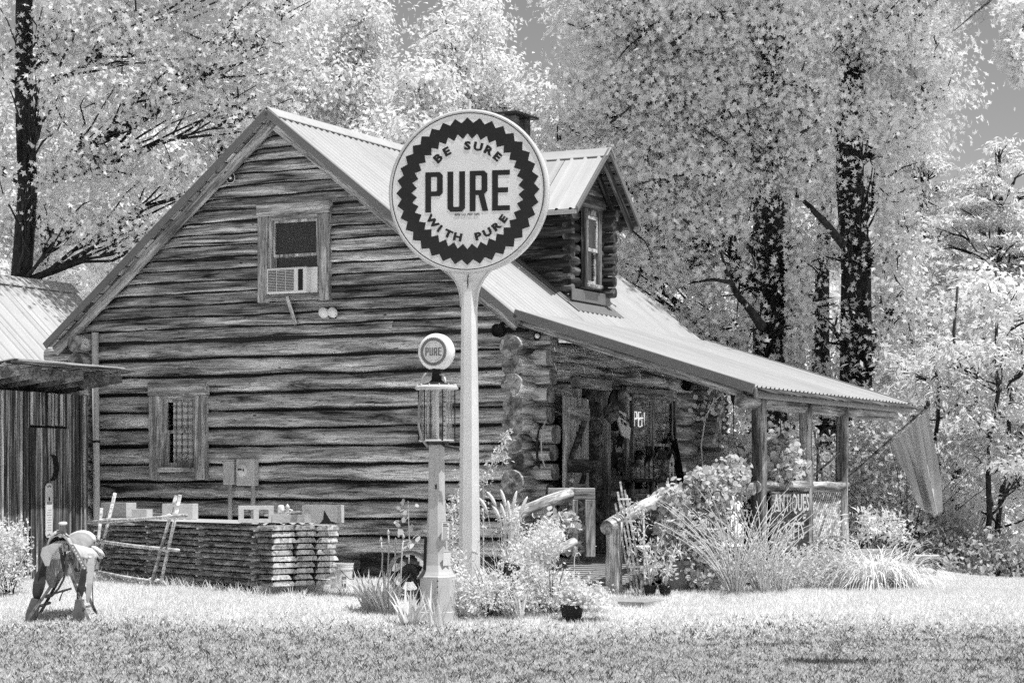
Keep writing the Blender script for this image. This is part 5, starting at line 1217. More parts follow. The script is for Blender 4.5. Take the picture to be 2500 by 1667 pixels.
def shrub(name, label, p, blobs, n, size, tmpl='oval', leaf='shrub_leaf', cat='shrub', group=None, nst=8, h=None, r=.006, stem='twig', spread=.05, bias=(0, 0, 1), k=.4, per=8):
    """blobs relative to p: (centre, radii)"""
    t = thing(name, label, cat, p, 0, group); top = max(c[2] + q[2] for c, q in blobs)
    sb = MB(); tips = []; stems(sb, nst, (h or top * .9), max(q[0] for _, q in blobs), r, lean=.6, tips=tips); sb.build('stems', stem, t, smooth=True, fix=False)
    wts = np.array([q[0] * q[1] * q[2] for _, q in blobs]) ** (2 / 3); wts /= wts.sum(); LP = []
    for (c, q), wt in zip(blobs, wts):
        m_ = max(3, int(n * wt)); nt_ = max(2, m_ // per); tw = ellip(nt_, c, q, .45); LP.append(tw[rng.integers(0, nt_, m_)] + rng.normal(size=(m_, 3)) * spread)
    LP = np.concatenate(LP); LP[:, 2] = np.maximum(LP[:, 2], .01); leaf_obj('foliage', LP, size * (.6 + .8 * rng.random(len(LP))), tmpl, leaf, t, bias, k); return t
G = ground
# iris clumps by the pump
clump('iris_clump', 'wide clump of pale iris blades left of the gas pump', 'plant', G(925, 22.9), 70, .52, .16, .036, .35, lean=.55, group='iris clumps')
clump('iris_clump', 'short iris blades in front of the gas pump base', 'plant', G(1063, 22.0), 18, .50, .10, .032, .25, lean=.35, group='iris clumps')
clump('iris_clump', 'iris blades with yellowed tips between the wide clump and the pump', 'plant', G(1000, 22.1), 22, .45, .09, .04, .5, lean=.5, group='iris clumps')
clump('iris_clump', 'small iris tuft right of the round pole sign foot', 'plant', G(1262, 22.6), 16, .42, .08, .026, .25, lean=.6, group='iris clumps')
t = thing('flower_stalks', 'bare flower stalks with seed pods rising from the iris clump', 'plant', G(950, 23.0)); b = MB(); o_ = Vector(t.location)
for u, v in ((930, 1318), (948, 1300), (966, 1320), (985, 1310)):
    q = at(u, v, 23.0) - o_; pth = limb_path((q.x * .6, 0, 0), q, .02, 5, .03); b.tube(pth, .008, 5); b.lathe([(0, -.03), (.018, 0), (0, .04)], 6, q, caps=False)
b.build('stalks', 'cane', t, smooth=True)
t = thing('hollyhock', 'single tall leafy flower stalk behind the iris clump, against the wall', 'plant', G(995, 24.6)); o_ = Vector(t.location); top = at(996, 1222, 24.6) - o_
MB().tube([(0, 0, 0), top * .5 + Vector((.02, 0, 0)), top], [.010, .008, .004], 6).build('stem', 'cane', t)
P = np.array([list(top * k + Vector((random.gauss(0, .05 + .08 * (1 - k)), random.gauss(0, .05), 0))) for k in np.linspace(.15, 1, 34)]); leaf_obj('leaves', P, .09 * (1.3 - np.linspace(.15, 1, 34)) + .03, 'round', 'grey_leaf', t, (0, -1, .4), 1.0)
# hose reel
p = G(1000, 24.0) + Vector((0, 0, .30)); t = thing('hose_reel', 'coiled garden hose on a reel behind the gas pump', 'hose reel', (p.x, p.y, p.z - .30))
for k in range(5):
    r_ = .22 + .014 * (k % 2); y = -.1 + k * .05; MB().tube([(r_ * math.cos(a), y + .006 * math.sin(3 * a), .29 + r_ * math.sin(a)) for a in np.linspace(0, 2 * math.pi, 30)], .017, 6, False).build('hose_coil', 'hose', t, smooth=True)
MB().lathe([(.0, -.13), (.10, -.13), (.10, -.125), (.05, -.12), (.05, .12), (.10, .125), (.10, .13), (0, .13)], 24, caps=False).build('drum', 'dark_metal', t, (0, 0, .29), (R(90), 0, 0))
MB().bar((-.2, -.16, 0), (0, -.16, .29), .03, .03).build('leg', 'dark_metal', t)
for x, y in ((.2, -.16), (-.2, .16), (.2, .16)): MB().bar((x, y, 0), (0, y, .29), .03, .03).build('leg', 'dark_metal', t)
tag(MB().bbox(-.09, .09, -.025, .025, 0, .38, .03).build('slate_marker', 'black', None, G(1236, 22.75) + Vector((0, 0, .20)), (R(-14), R(14), .2)), 'small rounded black slab tilted among the white flowers', 'marker')
# fountain grass with plumes
p = G(1236, 23.7); t = thing('fountain_grass', 'tall fountain grass with fuzzy plumes right of the sign pole', 'grass', p)
blades(MB(), 190, 1.15, .15, .010, 1.7, lean=.75).build('leaves', 'bright_leaf', t, smooth=True, fix=False)
for u, v, u2, v2 in ((1168, 1215, 1190, 1250), (1188, 1200, 1212, 1238), (1222, 1195, 1236, 1242), (1262, 1198, 1250, 1250), (1288, 1212, 1268, 1262), (1200, 1232, 1222, 1270), (1240, 1222, 1243, 1262), (1222, 1228, 1232, 1268)):
    a, b_ = at(u, v, 23.6) - p, at(u2, v2, 23.6) - p; m = MB(); pts = [b_.lerp(a, k / 6) + Vector((0, 0, .02 * math.sin(k / 6 * 3))) for k in range(7)]; m.tube(pts, [.006, .016, .020, .020, .018, .013, .004], 7)
    pl = m.build('plume', 'fleece', t, smooth=True); MB().tube([b_, b_ * .55 + Vector((0, 0, -.05)), (0, 0, 0)], .004, 5).build('plume_stalk', 'cane', t)
# shrubs round the pole
shrub('leafy_shrub', 'upright leafy shrub between the gas pump and the sign pole', G(1103, 24.0), [((0, 0, .35), (.14, .2, .35)), ((-.02, 0, .8), (.12, .15, .25)), ((.05, .1, 1.05), (.06, .1, .12))], 1300, .05, 'slim', 'bright_leaf', nst=10)
p = G(1180, 24.2); t = thing('climbing_shrub', 'tall slanting leafy branch reaching up the wall right of the pole', 'shrub', p); tip = at(1243, 1055, 24.2) - p; mid = at(1180, 1180, 24.2) - p
MB().tube([(0, 0, 0), mid * .5, mid, mid.lerp(tip, .5) + Vector((-.02, 0, 0)), tip], [.012, .010, .008, .006, .003], 6).build('stem', 'cane', t)
P = []
for k in np.linspace(.25, 1, 26):
    c = mid.lerp(tip, (k - .4) / .6) if k > .4 else mid * (k / .4); P += [list(c + Vector((random.gauss(0, .035), random.gauss(0, .04), random.gauss(0, .03)))) for _ in range(9)]
for (u, v) in ((1205, 1150), (1190, 1165), (1140, 1110), (1132, 1165), (1230, 1110)):
    c0 = at(u, v, 24.2) - p; P += [list(c0 + Vector((random.gauss(0, .06), random.gauss(0, .05), random.gauss(0, .05)))) for _ in range(22)]
leaf_obj('leaves', P, .055, 'slim', 'bright_leaf', t, (0, -.5, .6), .8)
shrub('flowering_mound', 'bright mound of small white leaves at the foot of the sign pole', G(1195, 22.7), [((0, 0, .22), (.42, .35, .22)), ((-.3, -.1, .2), (.2, .2, .25)), ((-.34, 0, .55), (.06, .1, .2)), ((.3, .1, .3), (.35, .3, .3))], 5200, .042, 'oval', 'bright_leaf', 'plant', nst=18)
shrub('flowering_mound', 'low bright flowering mound in front of the plank ramp', G(1345, 23.0), [((0, 0, .22), (.42, .3, .22)), ((.35, .05, .18), (.3, .25, .18)), ((-.25, .2, .5), (.3, .3, .25)), ((-.05, .2, .75), (.25, .25, .14))], 5200, .045, 'oval', 'bright_leaf', 'plant', nst=16)
shrub('leafy_shrub', 'bright leafy shrub under the left log handrail', G(1290, 24.0), [((0, 0, .5), (.3, .3, .3)), ((.2, 0, .75), (.2, .2, .12)), ((-.2, -.2, .9), (.15, .2, .1))], 2200, .06, 'slim', 'bright_leaf', nst=10)
def pot(label, p, r, h_, mat='black', group=None, name='plant_pot'):
    t = thing(name, label, 'pot', p, 0, group)
    MB().lathe([(r * .72, 0), (r * .95, h_ * .88), (r * 1.05, h_ * .88), (r * 1.06, h_), (r * .96, h_), (r * .9, h_ * .9), (0, h_ * .86)], 24).build('body', mat, t, smooth=False); MB().lathe([(0, h_ * .87), (r * .9, h_ * .87), (r * .9, h_ * .88), (0, h_ * .9)], 16, caps=False).build('potting_soil', 'dark_metal', t); return t
pot('low black pot in the flower bed before the ramp', G(1396, 22.5), .13, .17); shrub('bedding_plant', 'pale bedding plant spilling over the low black pot', G(1402, 22.5) + Vector((0, 0, .15)), [((0, 0, .10), (.2, .16, .12)), ((.2, 0, .02), (.2, .15, .1))], 900, .045, 'round', 'bright_leaf', 'plant', nst=8)
q = at(1362, 1322, 24.9); pot('black pot hanging by the left handrail', q, .11, .15); shrub('trailing_plant', 'round-leaved plant trailing from the black pot by the left handrail', q + Vector((0, 0, .13)), [((0, 0, .10), (.18, .15, .10)), ((.12, 0, .02), (.10, .1, .06))], 330, .075, 'round', 'shrub_leaf', 'plant', nst=6, r=.004)
for u, lab, hh in ((1587, 'left', .85), (1624, 'right', .55)):
    p = G(u, 24.2); pot('small black nursery pot in the grass, %s of two by the trellis' % lab, p, .075, .135, group='small nursery pots')
    t = thing('tomato_plant', 'wilting leggy plant in the %s nursery pot' % lab, 'plant', p + Vector((0, 0, .12)), 0, 'leggy potted plants'); b = MB(); tips = []
    stems(b, 5, hh, .05, .007, lean=.35, tips=tips, bend=.18); b.build('stems', 'cane', t, smooth=True, fix=False)
    P = [list(q + Vector((random.gauss(0, .05), random.gauss(0, .05), random.gauss(-.02, .04)))) for q in tips for _ in range(4)]; leaf_obj('leaves', P, .075, 'slim', 'bright_leaf', t, (0, -1, .2), .4)
# stick trellis
p = G(1560, 24.4); t = thing('stick_trellis', 'homemade trellis of pale sticks standing by the right handrail', 'trellis', p)
for (u0, v0, u1, v1, dd) in ((1502, 1228, 1545, 1455, 0), (1514, 1175, 1560, 1455, .08), (1508, 1200, 1552, 1450, .16), (1525, 1195, 1572, 1452, 0), (1530, 1208, 1570, 1450, .12), (1571, 1238, 1575, 1440, .05)): MB().bar(at(u0, v0, 24.4 + dd) - p, at(u1, v1, 24.3 + dd) - p, .022, .022, (0, 1, 0)).build('upright', 'pale_wood', t)
for (u0, v0, u1, v1) in ((1508, 1218, 1540, 1218), (1514, 1272, 1548, 1271), (1532, 1384, 1575, 1382), (1511, 1222, 1532, 1265), (1525, 1265, 1540, 1222), (1548, 1332, 1606, 1368), (1538, 1345, 1532, 1378)): MB().bar(at(u0, v0, 24.28) - p, at(u1, v1, 24.28) - p, .020, .026, (0, 1, 0)).build('cross_stick', 'pale_wood', t)
P = [list(at(random.uniform(1530, 1590), random.uniform(1225, 1400), 24.3) - p) for _ in range(170)]; leaf_obj('climbing_leaves', P, .06, 'slim', 'bright_leaf', t, (0, -1, .3), .5)
tag(MB().tube([(0, 0, 0), (0, 0, .55), (.02, 0, .60), (.05, 0, .61), (.07, 0, .58)], .006, 6).build('hook_stake', 'pipe', None, G(1402, 23.3)), 'thin wire crook standing in the flowers before the ramp', 'stake')
# porch-side planting
p = G(1655, 24.9); pot('wide terracotta tub at the right of the ramp', p, .24, .36, 'terracotta', name='flower_tub')
shrub('tub_plant', 'bushy pale plant growing in the wide terracotta tub', p + Vector((0, 0, .32)), [((0, 0, .35), (.26, .24, .38)), ((-.05, 0, .75), (.18, .2, .15)), ((.22, 0, .1), (.25, .2, .15))], 1900, .065, 'round', 'shrub_leaf', nst=14)
shrub('porch_vine', 'broad-leaved climbing vine massed against the porch rail', G(1720, 25.0), [((0, 0, .5), (.24, .25, .5)), ((.10, .05, 1.10), (.22, .2, .25)), ((.32, .25, 1.35), (.22, .2, .2)), ((-.05, 0, 1.32), (.15, .15, .10)), ((-.1, -.1, .2), (.28, .25, .2))], 4600, .060, 'round', 'grey_leaf', 'vine', nst=14, k=.6, bias=(0, -1, .5))
shrub('porch_vine', 'leafy vine spilling over the porch rail around the birdhouses', H(2.9, t_of(1880, 2.9), 1.2), [((0, 0, .55), (.45, .3, .25)), ((-.35, 0, .65), (.3, .3, .35)), ((.2, -.1, .75), (.25, .2, .12))], 1500, .075, 'round', 'shrub_leaf', 'vine', nst=6, k=.5)
p = H(2.7, t_of(1733, 2.7), .6); t = thing('climbing_rose', 'thin rose cane with a few round leaves climbing at the porch end', 'vine', p)
q = [at(u, v, 26.6) - p for u, v in ((1718, 1160), (1712, 1090), (1722, 1020), (1742, 980), (1770, 955))]; MB().tube([(0, 0, 0)] + q, .009, 6).build('cane', 'cane', t)
P = [list(q[random.randint(2, 4)] + Vector((random.gauss(-.03, .08), random.gauss(0, .05), random.gauss(.03, .1)))) for _ in range(60)]; leaf_obj('leaves', P, .075, 'round', 'shrub_leaf', t, (0, -1, .3), .6)
# bare arching canes
for u, D_, n_, h_, lab in ((1795, 24.5, 60, 1.45, 'tall bush of bare pale arching canes before the porch rail'), (1862, 24.6, 50, 1.25, 'bush of arching canes half hiding the ANTIQUES board'), (1905, 24.7, 26, .9, 'low tangle of arching canes right of the cane bushes')):
    p = G(u, D_); t = thing('cane_bush', lab, 'shrub', p, 0, 'cane bushes before the porch'); b = MB(); tips = []
    stems(b, n_, h_, .35, .009, lean=.62, tips=tips, bend=.30); b.build('canes', 'cane', t, smooth=True, fix=False); sel = random.sample(tips, min(len(tips), 150))
    leaf_obj('leaves', [list(q + Vector((random.gauss(0, .03), random.gauss(0, .03), random.gauss(0, .03)))) for q in sel], .05, 'oval', 'shrub_leaf', t, (0, -.6, .5), .5)
shrub('low_shrub', 'low twiggy shrub with tiny pale leaves below the right porch posts', G(1985, 25.2), [((0, 0, .25), (.45, .35, .28)), ((-.4, -.1, .18), (.35, .3, .2)), ((.35, 0, .35), (.3, .3, .3))], 4200, .035, 'oval', 'shrub_leaf', nst=40, r=.005, stem='cane')
for u, D_, n_, h_, lab in ((2105, 25.3, 420, 1.0, 'left'), (2175, 25.5, 460, .95, 'right')):
    clump('ornamental_grass', 'mound of bright arching ornamental grass at the porch end, %s of two' % lab, 'grass', G(u, D_), n_, h_, .22, .017, 1.9, 'bright_leaf', lean=.9, group='ornamental grass mounds')
shrub('porch_end_shrub', 'leafy stems with pale tips above the ornamental grass', G(2130, 26.4), [((0, 0, .75), (.35, .3, .18)), ((.3, 0, .65), (.2, .2, .15))], 500, .10, 'slim', 'bright_leaf', nst=22, r=.006, stem='cane')
shrub('corner_shrub', 'small-leaved shrub at the outhouse corner on the left edge', G(20, 24.2), [((0, 0, .35), (.24, .3, .35)), ((.1, 0, .68), (.14, .2, .18)), ((-.15, 0, .72), (.15, .2, .15))], 2300, .042, 'oval', 'bright_leaf', nst=14)
# bench at the right
p = G(2262, 29.0); t = thing('garden_bench', 'low dark bench at the edge of the lawn beyond the porch', 'bench', p, -.2)
MB().bbox(-.17, .17, -.15, .15, .24, .28, .006).build('seat', 'trim_wood', t); MB().bbox(-.14, -.09, -.13, .13, 0, .238, .006).build('leg', 'dormer_wood', t); MB().bbox(.09, .14, -.13, .13, 0, .238, .006).build('leg', 'dormer_wood', t)
# rough grass along the lumber stack
b = MB()
for k in range(150):
    q = P0 - ax * random.uniform(-.1, 4.6) - bx * random.uniform(.02, .28); blades(b, 5, random.uniform(.08, .22), .05, .008, .7, (q.x, q.y, gz(q.x, q.y)), .6, seg=4)
for k in range(40):
    q = P0 + bx * random.uniform(0, 1.1) + ax * random.uniform(.05, .3); blades(b, 4, random.uniform(.08, .2), .05, .008, .7, (q.x, q.y, gz(q.x, q.y)), .6, seg=4)
tag(b.build('rough_grass', 'blade', None, smooth=True, fix=False), 'rough unmown grass along the foot of the lumber stack', 'grass', kind='stuff')

# ------------------------------------------------------------------ lawn
def scatter(n, x0, x1, y0, y1):
    x = rng.uniform(x0, x1, n); y = rng.uniform(y0, y1, n); return x, y
N_ = 760000; y = 13.5 + (36.5 - 13.5) * rng.random(N_) ** 1.15; x = (rng.random(N_) * 2 - 1) * (.255 * y + 1.0)
ls = (x - CX) * GX + (y - CY) * GY; lt = (x - CX) * RX + (y - CY) * RY
keep = ~((ls > -6.9) & (ls < 3.0) & (lt > -.05) & (lt < 5.5))
keep &= ~((ls > .8) & (ls < 2.05) & (lt > -2.5) & (lt <= 0))
# near lawn
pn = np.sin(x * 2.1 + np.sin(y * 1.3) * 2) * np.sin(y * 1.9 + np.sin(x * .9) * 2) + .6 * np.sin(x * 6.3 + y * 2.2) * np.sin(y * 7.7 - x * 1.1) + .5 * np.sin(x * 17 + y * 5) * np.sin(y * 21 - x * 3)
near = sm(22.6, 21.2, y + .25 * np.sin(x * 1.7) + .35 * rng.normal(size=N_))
pf = np.sin(x * 47 + np.sin(y * 13) * 2) * np.sin(y * 17 + np.sin(x * 27) * 1.7) + .8 * np.sin(x * 113 + y * 19) * np.sin(y * 37 - x * 41); dark = (near > .5) & (pf + .06 * pn > .80)  # dark blades stand in for shade between grass clumps
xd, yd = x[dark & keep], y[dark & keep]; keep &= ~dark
dimmed = keep & (near > .5) & (rng.random(N_) < .42); xg, yg = x[dimmed], y[dimmed]; keep &= ~dimmed  # grey blades carry the lower light of the near lawn as colour
x, y, near = x[keep], y[keep], near[keep]; n_ = len(x); z = zg(x, y) - .003
hgt = (.045 - .018 * near) * (.5 + rng.random(n_)); wd = (.0045 + .004 * rng.random(n_)) * (1 + .25 * near); an = rng.uniform(0, 2 * math.pi, n_); ln = hgt * rng.uniform(.2, 1.0 , n_); la_ = rng.uniform(0, 2 * math.pi, n_)
V = np.zeros((n_, 3, 3)); V[:, 0] = np.stack([x - np.cos(an) * wd, y - np.sin(an) * wd, z], -1); V[:, 1] = np.stack([x + np.cos(an) * wd, y + np.sin(an) * wd, z], -1); V[:, 2] = np.stack([x + np.cos(la_) * ln, y + np.sin(la_) * ln, z + hgt], -1)
tag(link('lawn_grass', raw_mesh('lawn_grass', V, 3, 'grass_blade')), 'short mown grass of the lawn before the cabin', 'grass', kind='stuff')
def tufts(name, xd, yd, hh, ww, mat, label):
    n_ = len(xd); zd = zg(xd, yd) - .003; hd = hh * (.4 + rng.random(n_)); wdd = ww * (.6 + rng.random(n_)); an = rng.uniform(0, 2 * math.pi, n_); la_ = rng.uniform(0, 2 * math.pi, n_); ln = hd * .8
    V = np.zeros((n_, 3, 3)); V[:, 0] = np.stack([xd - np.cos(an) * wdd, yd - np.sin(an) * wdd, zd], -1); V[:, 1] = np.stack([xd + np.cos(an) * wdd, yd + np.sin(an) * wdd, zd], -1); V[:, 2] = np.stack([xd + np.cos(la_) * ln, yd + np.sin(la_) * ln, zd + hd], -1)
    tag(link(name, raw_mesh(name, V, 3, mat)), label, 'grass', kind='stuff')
tufts('shade_tufts', xd, yd, .040, .010, 'litter', 'dark tufts painting the shade between clumps of the near lawn'); tufts('dimmed_grass', xg, yg, .034, .007, 'dimmed_blade', 'grass of the near lawn greyed to imitate lower light')
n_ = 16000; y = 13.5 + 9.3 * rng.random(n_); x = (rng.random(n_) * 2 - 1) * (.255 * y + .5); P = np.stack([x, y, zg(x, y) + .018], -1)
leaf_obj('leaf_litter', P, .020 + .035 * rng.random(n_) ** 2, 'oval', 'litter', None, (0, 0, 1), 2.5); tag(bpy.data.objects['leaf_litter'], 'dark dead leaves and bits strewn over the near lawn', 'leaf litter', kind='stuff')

# ------------------------------------------------------------------ trees
def blob(u, v, D, ru, rv, rd): c = at(u, v, D); k = D / F; return (tuple(c), (ru * k, rd, rv * k))
def trunk_at(u0, v_top, D, r, u1=None, r1=.6):
    a = ground(u0, D); b = at(u1 if u1 is not None else u0, v_top, D); a.z -= .2; n = 7
    return [(a.lerp(b, k / n) + Vector((.05 * math.sin(k * 2 + u0), .05 * math.cos(k * 3), 0)), r * (1 - (1 - r1) * k / n)) for k in range(n + 1)]
def bare_col(u, D, hw, v0, v1, pr): x_ = (u - 1250) * D / F; return (x_, D, hw * D / F, EYE - (v1 - V0) * D / F, EYE - (v0 - V0) * D / F, pr)
BARE = [bare_col(2088, 37, 50, 330, 1300, .90), bare_col(2080, 37, 44, 40, 330, .5), bare_col(1872, 36, 46, 470, 900, .90), bare_col(1862, 36, 40, 40, 470, .5), bare_col(2010, 37, 28, 560, 1000, .85), bare_col(1790, 36, 22, 560, 800, .7)]
D1 = 34.5; tr = trunk_at(50, -250, D1, .205, 66, .6)
bl = [blob(u, v, D, ru, rv, rd) for u, v, D, ru, rv, rd in ((110, 60, 33.6, 170, 90, 1.2), (330, 90, 33.4, 190, 100, 1.4), (560, 120, 33.6, 180, 110, 1.4), (680, 40, 34.5, 110, 90, 1.3), (90, 230, 33.3, 120, 70, .8), (330, 250, 33.4, 190, 60, 1.2), (600, 270, 33.8, 150, 60, 1.1),
      (260, 390, 33.5, 170, 60, 1.1), (450, 420, 33.8, 130, 60, 1.0), (170, 540, 33.6, 130, 60, .9), (330, 570, 33.8, 110, 50, .8), (60, 460, 33.3, 80, 60, .6), (-60, 380, 34, 110, 120, 1.2), (-60, 120, 34, 130, 140, 1.4), (30, -120, 34, 200, 120, 1.8), (420, -120, 34, 260, 120, 1.8), (260, -260, 33, 260, 110, 2.0), (560, -280, 33.5, 220, 110, 2.0), (330, -420, 34, 260, 110, 2.2), (640, -130, 35, 160, 110, 1.6), (500, 520, 34.2, 70, 40, .6))]  # highest clumps are unseen, some added to shade the leaves below
tree('maple_tree', 'big maple with a dark straight trunk at the left edge', ground(50, D1), tr, bl, 36000, .125, 'maple', 'maple_leaf', spread=.34, per=46, twigs=16, bias=(0, -.5, .4), k=.6, limb_r=.24, flat=.36, p=.36, twig_r=.012, bare=[bare_col(58, 34.5, 36, -40, 700, .85)], sprigs=420)
D2 = 37.0; tr = trunk_at(2095, -300, D2, .33, 2070, .5)
bl = [blob(u, v, D, ru, rv, rd) for u, v, D, ru, rv, rd in ((2200, 120, 36, 140, 90, 1.4), (2270, 230, 36.3, 90, 60, 1.0), (2080, 60, 35.6, 170, 110, 1.5), (2180, 330, 36, 110, 80, 1.2), (2060, 300, 35.4, 120, 100, 1.2), (2130, 470, 36, 110, 90, 1.1), (2070, 600, 35.6, 90, 80, .9), (2150, 620, 36.2, 80, 70, .9), (2180, 760, 36, 90, 60, .9), (2060, 800, 35.6, 110, 70, .9), (2150, 900, 36, 100, 70, .9), (2080, 1000, 36.2, 90, 70, .8), (2120, 1120, 36.0, 90, 60, .8), (1990, 950, 36, 80, 60, .8), (2250, 30, 37, 90, 80, 1.2), (2100, -120, 37, 220, 100, 2.0), (2330, -260, 34.5, 200, 100, 2.2))]  # unseen top clump added towards the sun to shade this crown
tree('maple_tree', 'big maple with the thickest dark trunk, behind the right end of the porch', ground(2095, D2), tr, bl, 31000, .130, 'maple', 'maple_leaf', spread=.34, per=46, twigs=12, bias=(0, -.6, .4), k=.6, limb_r=.36, flat=.38, p=.36, twig_r=.014, bare=BARE, sprigs=420)
D3 = 36.0; tr = trunk_at(1905, -200, D3, .27, 1850, .55)
bl = [blob(u, v, D, ru, rv, rd) for u, v, D, ru, rv, rd in ((1450, 80, 35.5, 85, 90, 1.3), (1560, 60, 35, 140, 110, 1.5), (1720, 70, 34.8, 150, 110, 1.5), (1880, 80, 34.8, 140, 110, 1.5), (1470, 250, 35.2, 110, 90, 1.2), (1600, 230, 34.8, 130, 100, 1.3), (1760, 240, 34.6, 140, 100, 1.3), (1920, 250, 34.8, 120, 100, 1.2), (1480, 400, 35.2, 110, 80, 1.1), (1620, 400, 34.6, 120, 90, 1.2), (1770, 400, 34.6, 130, 90, 1.2), (1930, 420, 35, 100, 90, 1.1), (1600, 540, 34.8, 120, 80, 1.1), (1740, 540, 34.6, 110, 80, 1.0), (1860, 560, 35, 90, 80, 1.0),
      (1580, 660, 35, 90, 60, .9), (1700, 650, 34.8, 80, 60, .9), (1730, 780, 35, 90, 55, .8), (1830, 700, 35, 80, 70, .9), (1930, 640, 35.2, 90, 70, .9), (1890, 800, 35.2, 100, 70, .9), (1960, 760, 35.4, 80, 70, .9), (1800, 870, 35.4, 110, 50, .8), (1385, 340, 36, 45, 50, .8), (1560, -120, 36, 200, 110, 2), (1850, -110, 36, 240, 110, 2), (1600, -260, 34.5, 200, 90, 2), (1850, -280, 33.5, 260, 100, 2.2), (2080, -330, 33, 260, 110, 2.2), (1660, 830, 35.4, 70, 40, .7))]  # unseen top clumps added to keep the sun off the visible foliage
wide = tree('maple_tree', 'wide maple whose grey foliage fills the space above the porch roof', ground(1905, D3), tr, bl, 66000, .130, 'maple', 'maple_leaf', spread=.34, per=46, twigs=14, bias=(0, -.6, .4), k=.6, limb_r=.36, flat=.38, p=.36, twig_r=.014, bare=BARE, sprigs=1000)
for pts, r0, D_ in ((((1862, 800), (1838, 765), (1800, 720), (1772, 660), (1752, 585)), .085, 33.9), (((1785, 690), (1740, 682), (1690, 690), (1655, 705)), .035, 33.8), (((2060, 600), (2020, 550), (1975, 503), (1950, 480), (1915, 470)), .075, 34.2), (((1770, 440), (1700, 425), (1630, 430), (1560, 450)), .035, 33.7), (((1640, 110), (1680, 75), (1715, 35)), .035, 33.7),
        (((1490, 300), (1530, 270), (1560, 230)), .022, 33.9), (((1700, 560), (1660, 530), (1640, 480)), .028, 33.8), (((1830, 330), (1790, 290), (1760, 240)), .03, 33.7), (((1950, 330), (1990, 300), (2020, 250)), .03, 33.9), (((1540, 560), (1575, 590), (1600, 640)), .02, 33.8), (((1600, 330), (1580, 380), (1590, 430)), .02, 33.8)):
    MB().tube([at(u, v, D_ + .12 * i) - wide.location for i, (u, v) in enumerate(pts)], [r0 * (1 - .85 * i / (len(pts) - 1)) for i in range(len(pts))], 7).build('branch', 'bark', wide, smooth=True)
for u0, u1, D, r, lab in ((2015, 2005, 38.5, .17, 'slim dark trunk with a few leaves between the two big maples'), (1940, 1900, 39.5, .14, 'thin leaning dark trunk behind the wide maple'), (1830, 1870, 38, .15, 'slim dark trunk rising behind the left part of the porch roof')):
    tr = trunk_at(u0, 150, D, r, u1, .6); bl = [blob(u1 + random.uniform(-90, 90), v, D - .6, 70, 50, .8) for v in (200, 330, 470, 620, 760, 900, 1010)]
    tree('maple_sapling', lab, ground(u0, D), tr, bl, 3200, .11, 'maple', 'maple_leaf', spread=.28, per=10, twigs=5, bias=(0, -.6, .4), k=.6, group='young maples behind the porch', bare=BARE)
# lower foliage beyond the porch
shrub('understory_bush', 'maple-leaved bush seen between the porch posts', G(1960, 34.0), [((0, 0, 1.3), (.9, .6, 1.0)), ((-.9, 0, 1.6), (.8, .6, .9)), ((.8, 0, 1.0), (.8, .6, .8))], 4200, .12, 'maple', 'grey_leaf', 'bush', nst=10, r=.012, spread=.12, bias=(0, -.6, .5))
shrub('understory_bush', 'grey bush beyond the flag, right of the thickest trunk', G(2215, 33.5), [((0, 0, 1.1), (.6, .6, .9)), ((-.4, 0, 2.1), (.6, .6, .7)), ((.5, 0, .5), (.7, .5, .5))], 4600, .11, 'maple', 'grey_leaf', 'bush', nst=16, r=.012, spread=.12, bias=(0, -.6, .5))
for u, D, w_, h_, lab, lf in ((2330, 33.0, 1.2, .75, 'dark bush at the lawn edge right of the bench', 'dim_leaf'), (2450, 32.5, 1.2, .85, 'dark bush at the lawn edge by the right border', 'dim_leaf'), (2560, 33, 1.2, 1.0, 'dark bush at the far right lawn edge', 'dim_leaf'), (2250, 35, 1.0, 1.2, 'dim bush behind the bench', 'dim_leaf')):
    shrub('hedge_bush', lab, G(u, D), [((0, 0, h_ * .5), (w_ * .6, .6, h_ * .55)), ((-w_ * .4, 0, h_ * .4), (w_ * .4, .5, h_ * .45)), ((w_ * .4, 0, h_ * .45), (w_ * .4, .5, h_ * .45))], 2600, .11, 'oval', lf, 'bush', 'dim bushes along the lawn edge', nst=22, r=.012, spread=.1)
# sparse saplings at the right with feathery leaves
for i, (u0, u1, vt, D, lab) in enumerate(((2290, 2285, 860, 34, 'slender dark sapling just right of the flag'), (2398, 2440, 760, 33.2, 'forked young tree with dark stems right of the flag'), (2425, 2480, 840, 34.5, 'thin sapling leaning right beside the forked young tree'), (2350, 2330, 700, 37, 'tall feathery sapling above the flag'), (2510, 2500, 800, 35, 'feathery sapling at the right border'))):
    tr = trunk_at(u0, vt, D, .055, u1, .4); bl = [blob(u1 + random.uniform(-110, 110), random.uniform(vt - 20, 1230), D - random.uniform(-.6, .8), random.uniform(60, 100), random.uniform(20, 40), .6) for _ in range(13)]
    tree('sapling', lab, ground(u0, D), tr, bl, 2600, .15, 'slim', 'shrub_leaf', spread=.22, per=16, twigs=5, flat=.25, bias=(0, -.3, 1), k=.7, limb_r=.5, group='feathery saplings on the right')
